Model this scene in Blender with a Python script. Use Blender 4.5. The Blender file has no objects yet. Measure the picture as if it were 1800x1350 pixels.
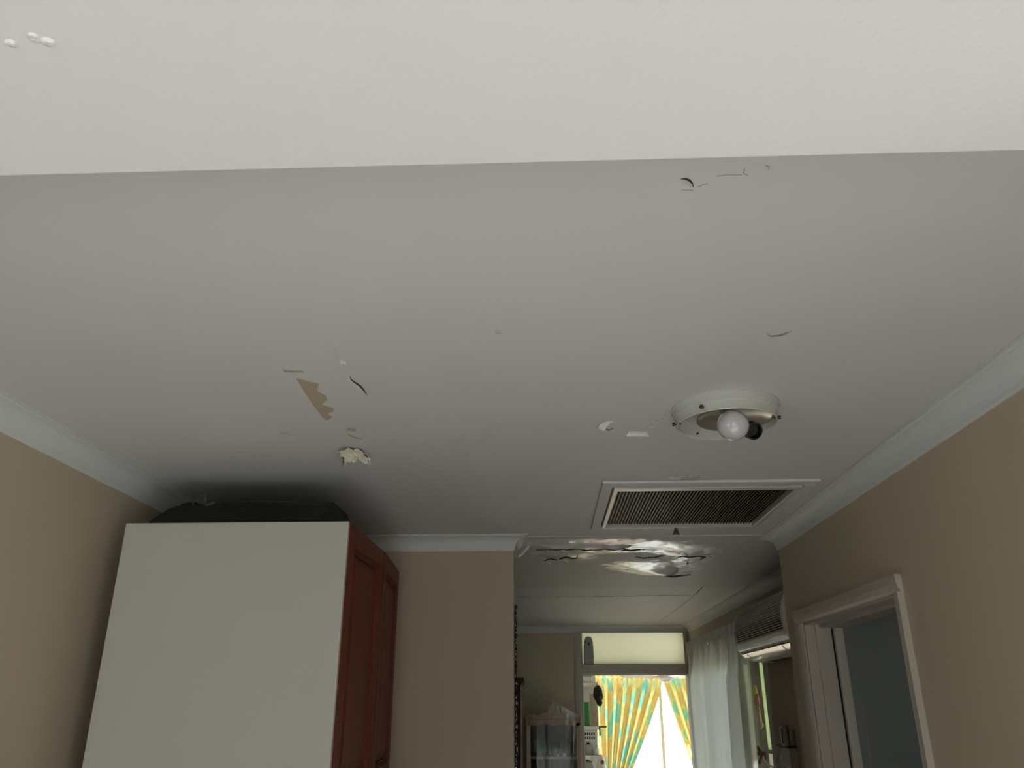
import bpy, bmesh, math, random
from mathutils import Vector, Matrix, noise
PI = math.pi
S = bpy.context.scene
COL = S.collection
random.seed(7)

# ------------------------------------------------------------------ camera
cam_d = bpy.data.cameras.new('camera')
cam_d.sensor_width = 36.0
cam_d.lens = 36.0 * 1401 / 1800
cam_d.clip_start = 0.02
cam = bpy.data.objects.new('camera', cam_d)
COL.objects.link(cam)
cam.location = (0, 0, 1.78)
cam.rotation_euler = (PI / 2 + math.atan(563 / 1401), 0, math.radians(2.28))
S.camera = cam

# ------------------------------------------------------------------ world, exposure
S.view_settings.view_transform = 'Standard'
S.view_settings.look = 'None'
S.view_settings.gamma = 1
S.view_settings.use_curve_mapping = False
S.view_settings.exposure = 0.14
W = bpy.data.worlds.new('world')
S.world = W
W.use_nodes = True
nt = W.node_tree
bg = nt.nodes['Background']
tc = nt.nodes.new('ShaderNodeTexCoord')
sep = nt.nodes.new('ShaderNodeSeparateXYZ')
ramp = nt.nodes.new('ShaderNodeValToRGB')
mr = nt.nodes.new('ShaderNodeMapRange')
mr.inputs['From Min'].default_value = -0.2
mr.inputs['From Max'].default_value = 1.0
nt.links.new(tc.outputs['Generated'], sep.inputs[0])
nt.links.new(sep.outputs['Z'], mr.inputs['Value'])
nt.links.new(mr.outputs[0], ramp.inputs[0])
ramp.color_ramp.elements[0].position = 0.10
ramp.color_ramp.elements[0].color = (0.50, 0.56, 0.46, 1)
ramp.color_ramp.elements[1].position = 1.0
ramp.color_ramp.elements[1].color = (0.50, 0.71, 1.0, 1)
e = ramp.color_ramp.elements.new(0.22)
e.color = (0.84, 0.93, 1.0, 1)
nt.links.new(ramp.outputs[0], bg.inputs['Color'])
bg.inputs['Strength'].default_value = 2.6
sun_d = bpy.data.lights.new('sun', 'SUN'); sun_d.energy = 30; sun_d.angle = math.radians(0.6); sun_d.color = (1.0, 0.98, 0.96)
sun = bpy.data.objects.new('sun', sun_d); COL.objects.link(sun)
sun.rotation_euler = Vector((0.80, -0.20, 0.50)).to_track_quat('Z', 'Y').to_euler()

def portal(loc, rot, sx, sy):
    # marks a window opening so the sky light through it is sampled well; emits nothing itself
    l = bpy.data.lights.new('window_portal', 'AREA')
    l.shape = 'RECTANGLE'; l.size = sx; l.size_y = sy
    l.cycles.is_portal = True
    o = bpy.data.objects.new('window_portal', l)
    o.location = loc; o.rotation_euler = rot
    COL.objects.link(o)
# area light default faces -Z
portal((0.0, -3.78, 1.10), (PI / 2, 0, 0), 1.0, 2.1)        # rear glazing, shines towards +y
portal((2.78, -1.7, 1.15), (PI / 2, 0, PI / 2), 2.6, 1.9)    # living room side window, towards -x
portal((1.32, 5.66, 1.50), (PI / 2, 0, PI / 2), 1.9, 1.1)    # back room side window
portal((1.15, 10.18, 1.45), (PI / 2, 0, PI), 2.3, 1.3)       # sunroom window, towards -y
portal((-2.78, -1.75, 1.15), (PI / 2, 0, -PI / 2), 2.5, 1.9)  # living room left window, towards +x
portal((2.68, 8.75, 1.45), (PI / 2, 0, PI / 2), 2.3, 1.3)    # side window added to brighten the sunroom, towards -x

# ------------------------------------------------------------------ materials
def mat(name, col, rough=0.6, metal=0.0, bump=0.0, bscale=80.0, var=0.0, vscale=3.0, spec=0.5, trans=0.0, alpha=1.0, coat=0.0, bdist=0.002):
    m = bpy.data.materials.new(name)
    m.use_nodes = True
    n = m.node_tree; b = n.nodes['Principled BSDF']
    b.inputs['Base Color'].default_value = (*col, 1)
    b.inputs['Roughness'].default_value = rough
    b.inputs['Metallic'].default_value = metal
    b.inputs['Specular IOR Level'].default_value = spec
    b.inputs['Transmission Weight'].default_value = trans
    b.inputs['Alpha'].default_value = alpha
    b.inputs['Coat Weight'].default_value = coat
    t = n.nodes.new('ShaderNodeTexCoord')
    if bump > 0:
        nz = n.nodes.new('ShaderNodeTexNoise'); nz.inputs['Scale'].default_value = bscale
        nz.inputs['Detail'].default_value = 3
        bp = n.nodes.new('ShaderNodeBump'); bp.inputs['Strength'].default_value = bump
        bp.inputs['Distance'].default_value = bdist
        n.links.new(t.outputs['Object'], nz.inputs['Vector'])
        n.links.new(nz.outputs[0], bp.inputs['Height'])
        n.links.new(bp.outputs[0], b.inputs['Normal'])
    if var > 0:
        nz = n.nodes.new('ShaderNodeTexNoise'); nz.inputs['Scale'].default_value = vscale
        nz.inputs['Detail'].default_value = 4
        mx = n.nodes.new('ShaderNodeMix'); mx.data_type = 'RGBA'
        mx.inputs[6].default_value = (*[c * (1 - var) for c in col], 1)
        mx.inputs[7].default_value = (*[min(1, c * (1 + var)) for c in col], 1)
        n.links.new(t.outputs['Object'], nz.inputs['Vector'])
        n.links.new(nz.outputs[0], mx.inputs[0])
        n.links.new(mx.outputs[2], b.inputs['Base Color'])
    return m

def thin(name, col, tr=0.4, clear=0.0, gloss=0.0, rough=0.3, pattern=None):
    # thin cloth / film: diffuse + translucent (+ clear see-through share) (+ gloss)
    m = bpy.data.materials.new(name); m.use_nodes = True
    n = m.node_tree; n.nodes.clear()
    out = n.nodes.new('ShaderNodeOutputMaterial')
    d = n.nodes.new('ShaderNodeBsdfDiffuse'); t = n.nodes.new('ShaderNodeBsdfTranslucent')
    d.inputs[0].default_value = (*col, 1); t.inputs[0].default_value = (*col, 1)
    if pattern:
        c = pattern(n); n.links.new(c, d.inputs[0]); n.links.new(c, t.inputs[0])
    mx = n.nodes.new('ShaderNodeMixShader'); mx.inputs[0].default_value = tr
    n.links.new(d.outputs[0], mx.inputs[1]); n.links.new(t.outputs[0], mx.inputs[2])
    last = mx
    if clear > 0:
        tp = n.nodes.new('ShaderNodeBsdfTransparent')
        m2 = n.nodes.new('ShaderNodeMixShader'); m2.inputs[0].default_value = clear
        n.links.new(last.outputs[0], m2.inputs[1]); n.links.new(tp.outputs[0], m2.inputs[2]); last = m2
    if gloss > 0:
        g = n.nodes.new('ShaderNodeBsdfGlossy'); g.inputs['Roughness'].default_value = rough
        m3 = n.nodes.new('ShaderNodeMixShader'); m3.inputs[0].default_value = gloss
        n.links.new(last.outputs[0], m3.inputs[1]); n.links.new(g.outputs[0], m3.inputs[2]); last = m3
    n.links.new(last.outputs[0], out.inputs[0])
    return m

M = {}
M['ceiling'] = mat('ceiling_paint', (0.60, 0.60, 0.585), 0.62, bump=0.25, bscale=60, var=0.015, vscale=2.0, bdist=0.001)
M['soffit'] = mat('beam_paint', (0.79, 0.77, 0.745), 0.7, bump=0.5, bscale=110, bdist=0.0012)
M['wall'] = mat('beige_wall_paint', (0.47, 0.385, 0.285), 0.75, bump=0.2, bscale=120, bdist=0.0008)
M['wall_dark'] = mat('beige_wall_paint_shade_in_colour', (0.46, 0.375, 0.285), 0.75, bump=0.2, bscale=120, bdist=0.0008)  # same wall paint with a little shade mixed into its colour
M['wall_olive'] = mat('khaki_panel_paint', (0.52, 0.455, 0.33), 0.6, bump=0.1, bscale=60)
M['cornice'] = mat('cornice_paint', (0.60, 0.615, 0.60), 0.6, bump=0.1, bscale=50)
M['gloss_white'] = mat('trim_gloss_paint', (0.55, 0.51, 0.45), 0.35)
M['jamb_paint'] = mat('door_jamb_paint', (0.43, 0.385, 0.32), 0.4)
M['frame_paint'] = mat('far_frame_paint', (0.48, 0.445, 0.37), 0.45)
M['floor'] = mat('timber_floor', (0.50, 0.42, 0.33), 0.5, var=0.15, vscale=2)
M['blue_door'] = mat('blue_grey_door_paint', (0.23, 0.275, 0.28), 0.5, bump=0.05, bscale=30)
M['laminate'] = mat('white_laminate', (0.46, 0.45, 0.405), 0.5, bump=0.06, bscale=200)
M['edge'] = mat('white_edge_band', (0.60, 0.57, 0.52), 0.45)
M['black'] = mat('black_plastic', (0.008, 0.008, 0.008), 0.5)
M['dark'] = mat('dark_void', (0.012, 0.010, 0.008), 0.9)
M['fabric_black'] = mat('black_nylon', (0.006, 0.006, 0.006), 0.8, bump=0.4, bscale=300)
M['strap'] = mat('grey_webbing', (0.06, 0.058, 0.05), 0.7, bump=0.5, bscale=400)
M['enamel'] = mat('cream_enamel', (0.50, 0.505, 0.455), 0.25, coat=0.3)
M['reflector'] = mat('pressed_metal_reflector', (0.62, 0.57, 0.50), 0.22, metal=0.85)
M['opal'] = mat('opal_glass_bulb', (0.50, 0.485, 0.485), 0.18, coat=0.5)
M['screw'] = mat('dark_screw', (0.05, 0.045, 0.03), 0.35, metal=0.7)
M['brass'] = mat('dull_knob', (0.16, 0.14, 0.11), 0.4)
M['filter'] = mat('brown_filter_backing', (0.085, 0.060, 0.028), 0.9, bump=0.3, bscale=200)
M['wire'] = mat('tan_grille_wire', (0.10, 0.075, 0.045), 0.45, metal=0.2)
M['plaster'] = mat('exposed_plaster', (0.80, 0.78, 0.73), 0.6, bump=0.5, bscale=60)
M['tan'] = mat('tan_patch', (0.43, 0.36, 0.265), 0.75, var=0.08, vscale=18)
M['yellow_paper'] = mat('yellowed_paint', (0.75, 0.70, 0.56), 0.5, var=0.35, vscale=60)
M['brown_paper'] = mat('brown_backing_paper', (0.25, 0.18, 0.08), 0.7, var=0.3, vscale=60)
M['crack'] = mat('crack_gap', (0.03, 0.025, 0.02), 0.9)
M['ac'] = mat('grey_white_plastic', (0.72, 0.70, 0.62), 0.38)
M['ac_dark'] = mat('dark_grille_interior', (0.05, 0.045, 0.035), 0.6)
M['ac_gloss'] = mat('glossy_lower_fascia', (0.85, 0.85, 0.85), 0.22, coat=1.0)
M['phone'] = mat('brown_beige_plastic', (0.19, 0.155, 0.105), 0.5)
M['phone_box'] = mat('beige_box_plastic', (0.26, 0.22, 0.16), 0.5)
M['white_plastic'] = mat('white_plastic', (0.75, 0.75, 0.72), 0.4)
M['grey_plastic'] = mat('grey_plastic', (0.34, 0.36, 0.345), 0.35)
M['pink'] = mat('pink_petal', (0.80, 0.35, 0.30), 0.6)
M['pinkpale'] = mat('pale_pink_petal', (0.85, 0.58, 0.52), 0.6)
M['yellow'] = mat('yellow_petal', (0.75, 0.62, 0.15), 0.6)
M['green_stem'] = mat('green_stem', (0.20, 0.28, 0.12), 0.6)
M['green'] = mat('green_plastic', (0.03, 0.22, 0.04), 0.4)
M['redbrown'] = mat('red_brown_plastic', (0.16, 0.05, 0.03), 0.5)
M['board'] = mat('shelf_board', (0.20, 0.12, 0.06), 0.5)
M['sunroom_wall'] = mat('sunroom_paint', (0.80, 0.79, 0.75), 0.7)
M['fan'] = mat('fan_white', (0.85, 0.85, 0.85), 0.35)
M['rod'] = mat('chrome_rod', (0.55, 0.55, 0.55), 0.2, metal=1.0)
M['grass'] = mat('pale_concrete_yard', (0.50, 0.51, 0.46), 0.9, var=0.1)
M['glass'] = None
M['cup'] = mat('white_china', (0.75, 0.75, 0.72), 0.2)
M['blueglass'] = mat('blue_glaze', (0.04, 0.10, 0.16), 0.2)
M['greenglaze'] = mat('green_glaze', (0.03, 0.10, 0.04), 0.25)

def wood(name, c1, c2, rough=0.35, scale=6.0, coat=0.2):
    m = mat(name, c1, rough, coat=coat)
    n = m.node_tree; b = n.nodes['Principled BSDF']
    t = n.nodes.new('ShaderNodeTexCoord'); mp = n.nodes.new('ShaderNodeMapping')
    mp.inputs['Scale'].default_value = (scale * 4, scale * 4, scale * 0.35)
    nz = n.nodes.new('ShaderNodeTexNoise'); nz.inputs['Scale'].default_value = 2.0; nz.inputs['Detail'].default_value = 6
    nz.inputs['Distortion'].default_value = 0.6
    mx = n.nodes.new('ShaderNodeMix'); mx.data_type = 'RGBA'
    mx.inputs[6].default_value = (*c1, 1); mx.inputs[7].default_value = (*c2, 1)
    n.links.new(t.outputs['Object'], mp.inputs[0]); n.links.new(mp.outputs[0], nz.inputs['Vector'])
    n.links.new(nz.outputs[0], mx.inputs[0]); n.links.new(mx.outputs[2], b.inputs['Base Color'])
    return m
M['cherry'] = wood('cherry_stained_timber', (0.165, 0.032, 0.011), (0.10, 0.018, 0.007), coat=0.0, rough=0.5)
M['cherry'].node_tree.nodes['Principled BSDF'].inputs['Specular IOR Level'].default_value = 0.25
M['darkwood'] = wood('dark_stained_timber', (0.10, 0.052, 0.026), (0.06, 0.03, 0.015), coat=0.0, rough=0.7)
M['darkwood'].node_tree.nodes['Principled BSDF'].inputs['Specular IOR Level'].default_value = 0.15
M['pine'] = wood('light_brown_timber', (0.36, 0.225, 0.135), (0.25, 0.15, 0.085), coat=0.1)

# window glass
g = mat('window_glass', (1, 1, 1), 0.02)
n = g.node_tree; n.nodes.clear()
o_ = n.nodes.new('ShaderNodeOutputMaterial'); tp = n.nodes.new('ShaderNodeBsdfTransparent'); gl = n.nodes.new('ShaderNodeBsdfGlossy')
gl.inputs['Roughness'].default_value = 0.02
mx = n.nodes.new('ShaderNodeMixShader'); mx.inputs[0].default_value = 0.05
n.links.new(tp.outputs[0], mx.inputs[1]); n.links.new(gl.outputs[0], mx.inputs[2]); n.links.new(mx.outputs[0], o_.inputs[0])
M['glass'] = g
M['cabinet_glass'] = g.copy()
M['cabinet_glass'].node_tree.nodes['Mix Shader'].inputs[0].default_value = 0.012

M['frosted'] = thin('frosted_transom_glass', (0.97, 0.98, 0.88), tr=0.95, gloss=0.04, rough=0.4)
M['frosted_green'] = thin('green_tinted_blind', (0.84, 0.92, 0.66), tr=0.8)
M['sheer'] = thin('white_sheer_cloth', (0.78, 0.82, 0.78), tr=0.5, clear=0.14)
M['film'] = thin('clear_plastic_film', (0.62, 0.58, 0.50), tr=0.3, clear=0.94, gloss=0.03, rough=0.2)
# creases in the film are milkier than its flat parts
n = M['film'].node_tree
uv = n.nodes.new('ShaderNodeUVMap'); mp = n.nodes.new('ShaderNodeMapping'); mp.inputs['Scale'].default_value = (34, 1.6, 1)
nz = n.nodes.new('ShaderNodeTexNoise'); nz.inputs['Scale'].default_value = 1.0; nz.inputs['Detail'].default_value = 2
mrf = n.nodes.new('ShaderNodeMapRange'); mrf.inputs['From Min'].default_value = 0.56; mrf.inputs['From Max'].default_value = 0.72
mrf.inputs['To Min'].default_value = 0.95; mrf.inputs['To Max'].default_value = 0.55
n.links.new(uv.outputs[0], mp.inputs[0]); n.links.new(mp.outputs[0], nz.inputs['Vector']); n.links.new(nz.outputs[0], mrf.inputs['Value'])
for nd in n.nodes:
    if nd.bl_idname == 'ShaderNodeMixShader' and abs(nd.inputs[0].default_value - 0.94) < 1e-4: n.links.new(mrf.outputs[0], nd.inputs[0])
M['bead'] = mat('dark_glass_bead', (0.02, 0.015, 0.012), 0.08, coat=1.0)

def curtain_pattern(n):
    uv = n.nodes.new('ShaderNodeUVMap')
    mp = n.nodes.new('ShaderNodeMapping'); mp.inputs['Scale'].default_value = (1.0, 0.72, 1)
    nz = n.nodes.new('ShaderNodeTexNoise'); nz.inputs['Scale'].default_value = 9.0; nz.inputs['Detail'].default_value = 2
    vor = n.nodes.new('ShaderNodeTexVoronoi'); vor.inputs['Scale'].default_value = 6.6
    add = n.nodes.new('ShaderNodeMixRGB'); add.blend_type = 'ADD'; add.inputs[0].default_value = 0.11
    n.links.new(uv.outputs[0], mp.inputs[0])
    n.links.new(mp.outputs[0], nz.inputs['Vector'])
    n.links.new(mp.outputs[0], add.inputs[1]); n.links.new(nz.outputs[1], add.inputs[2])
    n.links.new(add.outputs[0], vor.inputs['Vector'])
    r = n.nodes.new('ShaderNodeValToRGB')
    r.color_ramp.interpolation = 'EASE'
    cr = r.color_ramp
    cr.elements[0].position = 0.0; cr.elements[0].color = (0.33, 0.74, 0.66, 1)
    cr.elements[1].position = 0.64; cr.elements[1].color = (0.86, 0.66, 0.24, 1)
    a = cr.elements.new(0.36); a.color = (0.38, 0.74, 0.58, 1)
    a = cr.elements.new(0.42); a.color = (0.80, 0.76, 0.33, 1)
    a = cr.elements.new(0.50); a.color = (0.88, 0.78, 0.36, 1)
    n.links.new(vor.outputs['Distance'], r.inputs[0])
    return r.outputs[0]
M['print'] = thin('yellow_aqua_print_cloth', (0.8, 0.7, 0.2), tr=0.46, pattern=curtain_pattern)

# back ceiling: ordinary paint that turns into bare, glossy, buckled plaster, whitened further for window glare, where the 'damage' attribute is high
m = mat('water_damaged_ceiling_with_glare', (0.55, 0.545, 0.51), 0.6)
n = m.node_tree; b = n.nodes['Principled BSDF']
at = n.nodes.new('ShaderNodeAttribute'); at.attribute_name = 'damage_glare'
t = n.nodes.new('ShaderNodeTexCoord')
nz = n.nodes.new('ShaderNodeTexNoise'); nz.inputs['Scale'].default_value = 26; nz.inputs['Detail'].default_value = 6
n.links.new(t.outputs['Object'], nz.inputs['Vector'])
mm = n.nodes.new('ShaderNodeMath'); mm.operation = 'MULTIPLY_ADD'
mm.inputs[1].default_value = 0.8; mm.inputs[2].default_value = -0.4
n.links.new(nz.outputs[0], mm.inputs[0])
ma = n.nodes.new('ShaderNodeMath'); ma.operation = 'ADD'; n.links.new(mm.outputs[0], ma.inputs[0]); n.links.new(at.outputs['Fac'], ma.inputs[1])
ss = n.nodes.new('ShaderNodeMapRange'); ss.interpolation_type = 'SMOOTHSTEP'
ss.inputs['From Min'].default_value = 0.20; ss.inputs['From Max'].default_value = 0.48
n.links.new(ma.outputs[0], ss.inputs['Value'])
mx = n.nodes.new('ShaderNodeMix'); mx.data_type = 'RGBA'
mx.inputs[6].default_value = (0.55, 0.545, 0.51, 1); mx.inputs[7].default_value = (0.86, 0.85, 0.81, 1)
n.links.new(ss.outputs[0], mx.inputs[0]); n.links.new(mx.outputs[2], b.inputs['Base Color'])
mr2 = n.nodes.new('ShaderNodeMapRange'); mr2.inputs['To Min'].default_value = 0.6; mr2.inputs['To Max'].default_value = 0.17
n.links.new(ss.outputs[0], mr2.inputs['Value']); n.links.new(mr2.outputs[0], b.inputs['Roughness'])
bp = n.nodes.new('ShaderNodeBump'); bp.inputs['Distance'].default_value = 0.003
n.links.new(ss.outputs[0], bp.inputs['Strength']); n.links.new(nz.outputs[0], bp.inputs['Height']); n.links.new(bp.outputs[0], b.inputs['Normal'])
M['damage_glare'] = m

# ------------------------------------------------------------------ helpers
KEEP = []   # meshes whose face winding is already right
def obj(name, bm, m, parent=None, smooth=False, bevel=0.0, loc=None, sub=0):
    me = bpy.data.meshes.new(name)
    if not any(k is bm for k in KEEP): bmesh.ops.recalc_face_normals(bm, faces=bm.faces)
    bm.to_mesh(me); bm.free()
    if m: me.materials.append(m)
    o = bpy.data.objects.new(name, me); COL.objects.link(o)
    if loc: o.location = loc
    if parent is not None:
        o.parent = parent
    if smooth:
        for p in me.polygons: p.use_smooth = True
        me.set_sharp_from_angle(angle=math.radians(38))
    if bevel > 0:
        md = o.modifiers.new('bevel', 'BEVEL'); md.width = bevel; md.segments = 2; md.limit_method = 'ANGLE'
        md.harden_normals = False
    if sub: md = o.modifiers.new('subdivision', 'SUBSURF'); md.levels = md.render_levels = sub
    return o

def thing(name, label, cat, loc=(0, 0, 0), rotz=0, group=None):
    o = bpy.data.objects.new(name, None); COL.objects.link(o)
    o.location = loc; o.rotation_euler = (0, 0, rotz)
    o.empty_display_size = 0.05
    o['label'] = label; o['category'] = cat
    if group: o['group'] = group
    return o
def tag(o, label, cat, group=None):
    o['label'] = label; o['category'] = cat
    if group: o['group'] = group
    return o
def struct(name, bm, m, parent=None, **k):
    o = obj(name, bm, m, parent, **k)
    if parent is None: o['kind'] = 'structure'
    return o
def lab(o, l): o['label'] = l; return o

def B(*boxes):
    bm = bmesh.new()
    for b in boxes: box(bm, *b)
    return bm
def box(bm, x0, x1, y0, y1, z0, z1, mtx=None):
    vs = [bm.verts.new((x, y, z)) for x in (x0, x1) for y in (y0, y1) for z in (z0, z1)]
    if mtx:
        for v in vs: v.co = mtx @ v.co
    for f in ((0, 1, 3, 2), (4, 6, 7, 5), (0, 4, 5, 1), (2, 3, 7, 6), (0, 2, 6, 4), (1, 5, 7, 3)):
        bm.faces.new([vs[i] for i in f])
    return vs
def lathe(bm, prof, c=(0, 0, 0), n=48, mtx=None, caps=True):
    rings = []
    for r, z in prof:
        ring = []
        for i in range(n):
            a = 2 * PI * i / n
            p = Vector((r * math.cos(a), r * math.sin(a), z))
            if mtx: p = mtx @ p
            ring.append(bm.verts.new(p + Vector(c)))
        rings.append(ring)
    for a, b_ in zip(rings, rings[1:]):
        for i in range(n): bm.faces.new((a[i], a[(i + 1) % n], b_[(i + 1) % n], b_[i]))
    if caps:
        if prof[0][0] > 1e-5: bm.faces.new(rings[0])
        if prof[-1][0] > 1e-5: bm.faces.new(rings[-1])
    return bm
def tube(bm, pts, r, n=8):
    pts = [Vector(p) for p in pts]; rings = []
    for i, p in enumerate(pts):
        d = (pts[min(i + 1, len(pts) - 1)] - pts[max(i - 1, 0)]).normalized()
        a = d.orthogonal().normalized() if i == 0 else (prev - prev.dot(d) * d).normalized()
        prev = a; b_ = d.cross(a)
        rr = r[i] if isinstance(r, (list, tuple)) else r
        rings.append([bm.verts.new(p + (a * math.cos(2 * PI * k / n) + b_ * math.sin(2 * PI * k / n)) * rr) for k in range(n)])
    for a, b_ in zip(rings, rings[1:]):
        for k in range(n): bm.faces.new((a[k], a[(k + 1) % n], b_[(k + 1) % n], b_[k]))
    bm.faces.new(rings[0]); bm.faces.new(rings[-1])
    return bm
def prism(bm, prof, axis, a0, a1, mtx=None):
    # prof: list of 2D points; axis 'x': prof=(y,z) ; 'y': prof=(x,z); 'z': prof=(x,y)
    def P(p, a):
        v = {'x': (a, p[0], p[1]), 'y': (p[0], a, p[1]), 'z': (p[0], p[1], a)}[axis]
        v = Vector(v); return mtx @ v if mtx else v
    r0 = [bm.verts.new(P(p, a0)) for p in prof]; r1 = [bm.verts.new(P(p, a1)) for p in prof]
    k = len(prof)
    for i in range(k): bm.faces.new((r0[i], r0[(i + 1) % k], r1[(i + 1) % k], r1[i]))
    bm.faces.new(r0); bm.faces.new(r1)
    return bm
def ellipsoid(bm, c, r, seg=16, jitter=0.0, seed=0, mtx=None):
    res = bmesh.ops.create_uvsphere(bm, u_segments=seg, v_segments=max(6, seg // 2), radius=1)
    for v in res['verts']:
        k = 1 + jitter * noise.noise(v.co * 2.3 + Vector((seed, 0, 0)))
        p = Vector((v.co.x * r[0] * k, v.co.y * r[1] * k, v.co.z * r[2] * k))
        if mtx: p = mtx @ p
        v.co = p + Vector(c)
    return bm

def lerp(a, b_, k): return a + (b_ - a) * k
CN = 0.0577    # cove cornice size
PROF = [(0, 0), (0, -CN), (0.004, -CN), (0.0055, -0.0525)]
for i in range(9):
    a = PI / 2 * i / 8
    PROF.append((0.0055 + 0.0425 * (1 - math.cos(a)), -0.0525 + 0.0455 * math.sin(a)))
PROF += [(0.0500, -0.0040), (CN, -0.0040), (CN, 0)]
def cornice(path, left=True, z=2.4, cut_end=0.0):
    # sweep the cove along wall corners with mitred joints; path = wall line, room lies to the left (or right)
    bm = bmesh.new(); s = 1 if left else -1
    P = [Vector(p) for p in path]; rings = []
    for i, p in enumerate(P):
        ds = []
        if i > 0: ds.append((P[i] - P[i - 1]).normalized())
        if i < len(P) - 1: ds.append((P[i + 1] - P[i]).normalized())
        ns = [Vector((-d.y, d.x)) * s for d in ds]
        if len(ns) == 2:
            m_ = (ns[0] + ns[1]) / (1 + ns[0].dot(ns[1]))
        else: m_ = ns[0]
        rings.append([bm.verts.new((p.x + m_.x * u, p.y + m_.y * u, z + v - 0.0002)) for u, v in PROF])
    k = len(PROF)
    for a, b_ in zip(rings, rings[1:]):
        for i in range(k): bm.faces.new((a[i], a[(i + 1) % k], b_[(i + 1) % k], b_[i]))
    bm.faces.new(rings[0]); bm.faces.new(rings[-1])
    return bm

# ------------------------------------------------------------------ setting: dimensions
XR, XL, XB = 0.924, -1.205, 1.21
YB0, YB1, ZB = 0.36, 0.709, 2.32
YP, YQ = 3.165, 3.275
YF = 7.10
H = 2.4

struct('floor', B((-2.8, 2.8, 0.5, 10.3, -0.05, 0.0)), M['floor'])
struct('floor', B((-2.8, 2.8, -3.8, 0.5, -0.05, 0.0)), mat('pale_grey_carpet', (0.50, 0.50, 0.50), 0.9, bump=.5, bscale=300))
gr = struct('ground_outside', B((-30, 30, -30, 40, -0.35, -0.25)), M['grass'])

# kitchen ceiling with the hatch opening
hx0, hx1, hy0, hy1 = 0.214, 0.784, 2.398, 2.972
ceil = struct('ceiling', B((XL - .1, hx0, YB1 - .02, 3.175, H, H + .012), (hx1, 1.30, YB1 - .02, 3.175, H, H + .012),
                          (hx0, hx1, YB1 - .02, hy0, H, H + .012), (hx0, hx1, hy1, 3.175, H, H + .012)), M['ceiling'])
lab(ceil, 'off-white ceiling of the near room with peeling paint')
# ceiling of the room behind the camera
c_liv = struct('ceiling', B((-2.8, 2.8, -3.8, YB0 + .02, H, H + .012)), M['ceiling'])
# roof slab over everything keeps the sky out of the ceiling void
struct('roof_deck', B((-2.9, 2.9, -3.9, 10.4, H + .25, H + .35)), M['dark'])

# back room ceiling, buckled by water
bm = bmesh.new()
NX, NY = 150, 150
x0, x1, y0, y1 = -0.75, 1.30, 3.175, 4.7
lay = bm.verts.layers.float.new('damage_glare')
def blob(x, y, cx, cy, rx, ry, rot=0):
    c, s_ = math.cos(rot), math.sin(rot); dx, dy = x - cx, y - cy
    u, v = (dx * c + dy * s_) / rx, (-dx * s_ + dy * c) / ry
    return math.exp(-(u * u + v * v))
def dmg(x, y):
    d = 0.95 * blob(x, y, 0.22, 3.31, 0.30, 0.085) + 0.9 * blob(x, y, 0.30, 3.46, 0.22, 0.06, -.15) + 0.75 * blob(x, y, 0.08, 3.60, 0.13, 0.11, .3) \
        + 0.85 * blob(x, y, 0.62, 3.50, 0.13, 0.10, .2) + 1.0 * blob(x, y, 0.60, 4.06, 0.15, 0.13, .1) + 0.6 * blob(x, y, 0.42, 3.86, 0.15, 0.16, .3) + .5 * blob(x, y, .68, 3.72, .10, .2)
    return min(1, d)
grid = []
for j in range(NY + 1):
    row = []
    for i in range(NX + 1):
        x = x0 + (x1 - x0) * i / NX; y = y0 + (y1 - y0) * j / NY
        d = dmg(x, y)
        nzv = noise.fractal(Vector((x * 5.0, y * 5.0, 3.1)), 1.0, 2.0, 4)
        edge = min(1, (y - y0) / 0.02)
        z = H - edge * (d * (0.010 + 0.011 * nzv) + 0.006 * blob(x, y, 0.35, 3.7, 0.35, 0.30))
        # slump lip along the long crack and small raised lips
        z -= edge * 0.012 * math.exp(-((y - (3.335 + .004 * math.sin(x * 22))) / 0.016) ** 2) * (1 if -0.06 < x < 0.42 else 0) * min(1, max(0, (x + .06) / .1)) * min(1, max(0, (.42 - x) / .1))
        z -= edge * 0.018 * blob(x, y, 0.61, 4.02, 0.09, 0.045, 0.15)
        z -= edge * 0.010 * blob(x, y, 0.62, 3.53, 0.07, 0.03, 0.1)
        v = bm.verts.new((x, y, z)); v[lay] = d; row.append(v)
    grid.append(row)
for j in range(NY):
    for i in range(NX): bm.faces.new((grid[j][i], grid[j + 1][i], grid[j + 1][i + 1], grid[j][i + 1]))
KEEP.append(bm)
dam = struct('ceiling', bm, M['damage_glare'], smooth=True)
lab(dam, 'water-damaged strip of ceiling with buckled plaster and glare painted white')
bm = B((-2.3, -0.75, 3.1, 7.25, H, H + .012), (-0.75, 1.30, 4.7, 7.25, H, H + .012))
backceil = struct('ceiling', bm, M['ceiling'])
lab(backceil, 'flat ceiling sheets of the back room')
struct('ceiling', B((-2.3, 2.8, 7.25, 10.3, H, H + .012)), M['sunroom_wall'])
# small fillet where the two ceilings meet
tr = struct('trim_1', B((-0.12 + CN, XR - CN, 3.168, 3.178, H - 0.0025, H + 0.001)), M['ceiling'])
lab(tr, 'thin joint line where the two ceilings meet')

# beam / soffit over the camera
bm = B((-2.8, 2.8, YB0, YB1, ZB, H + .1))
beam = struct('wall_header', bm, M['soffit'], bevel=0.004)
lab(beam, 'broad cream painted underside of the beam overhead')
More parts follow.
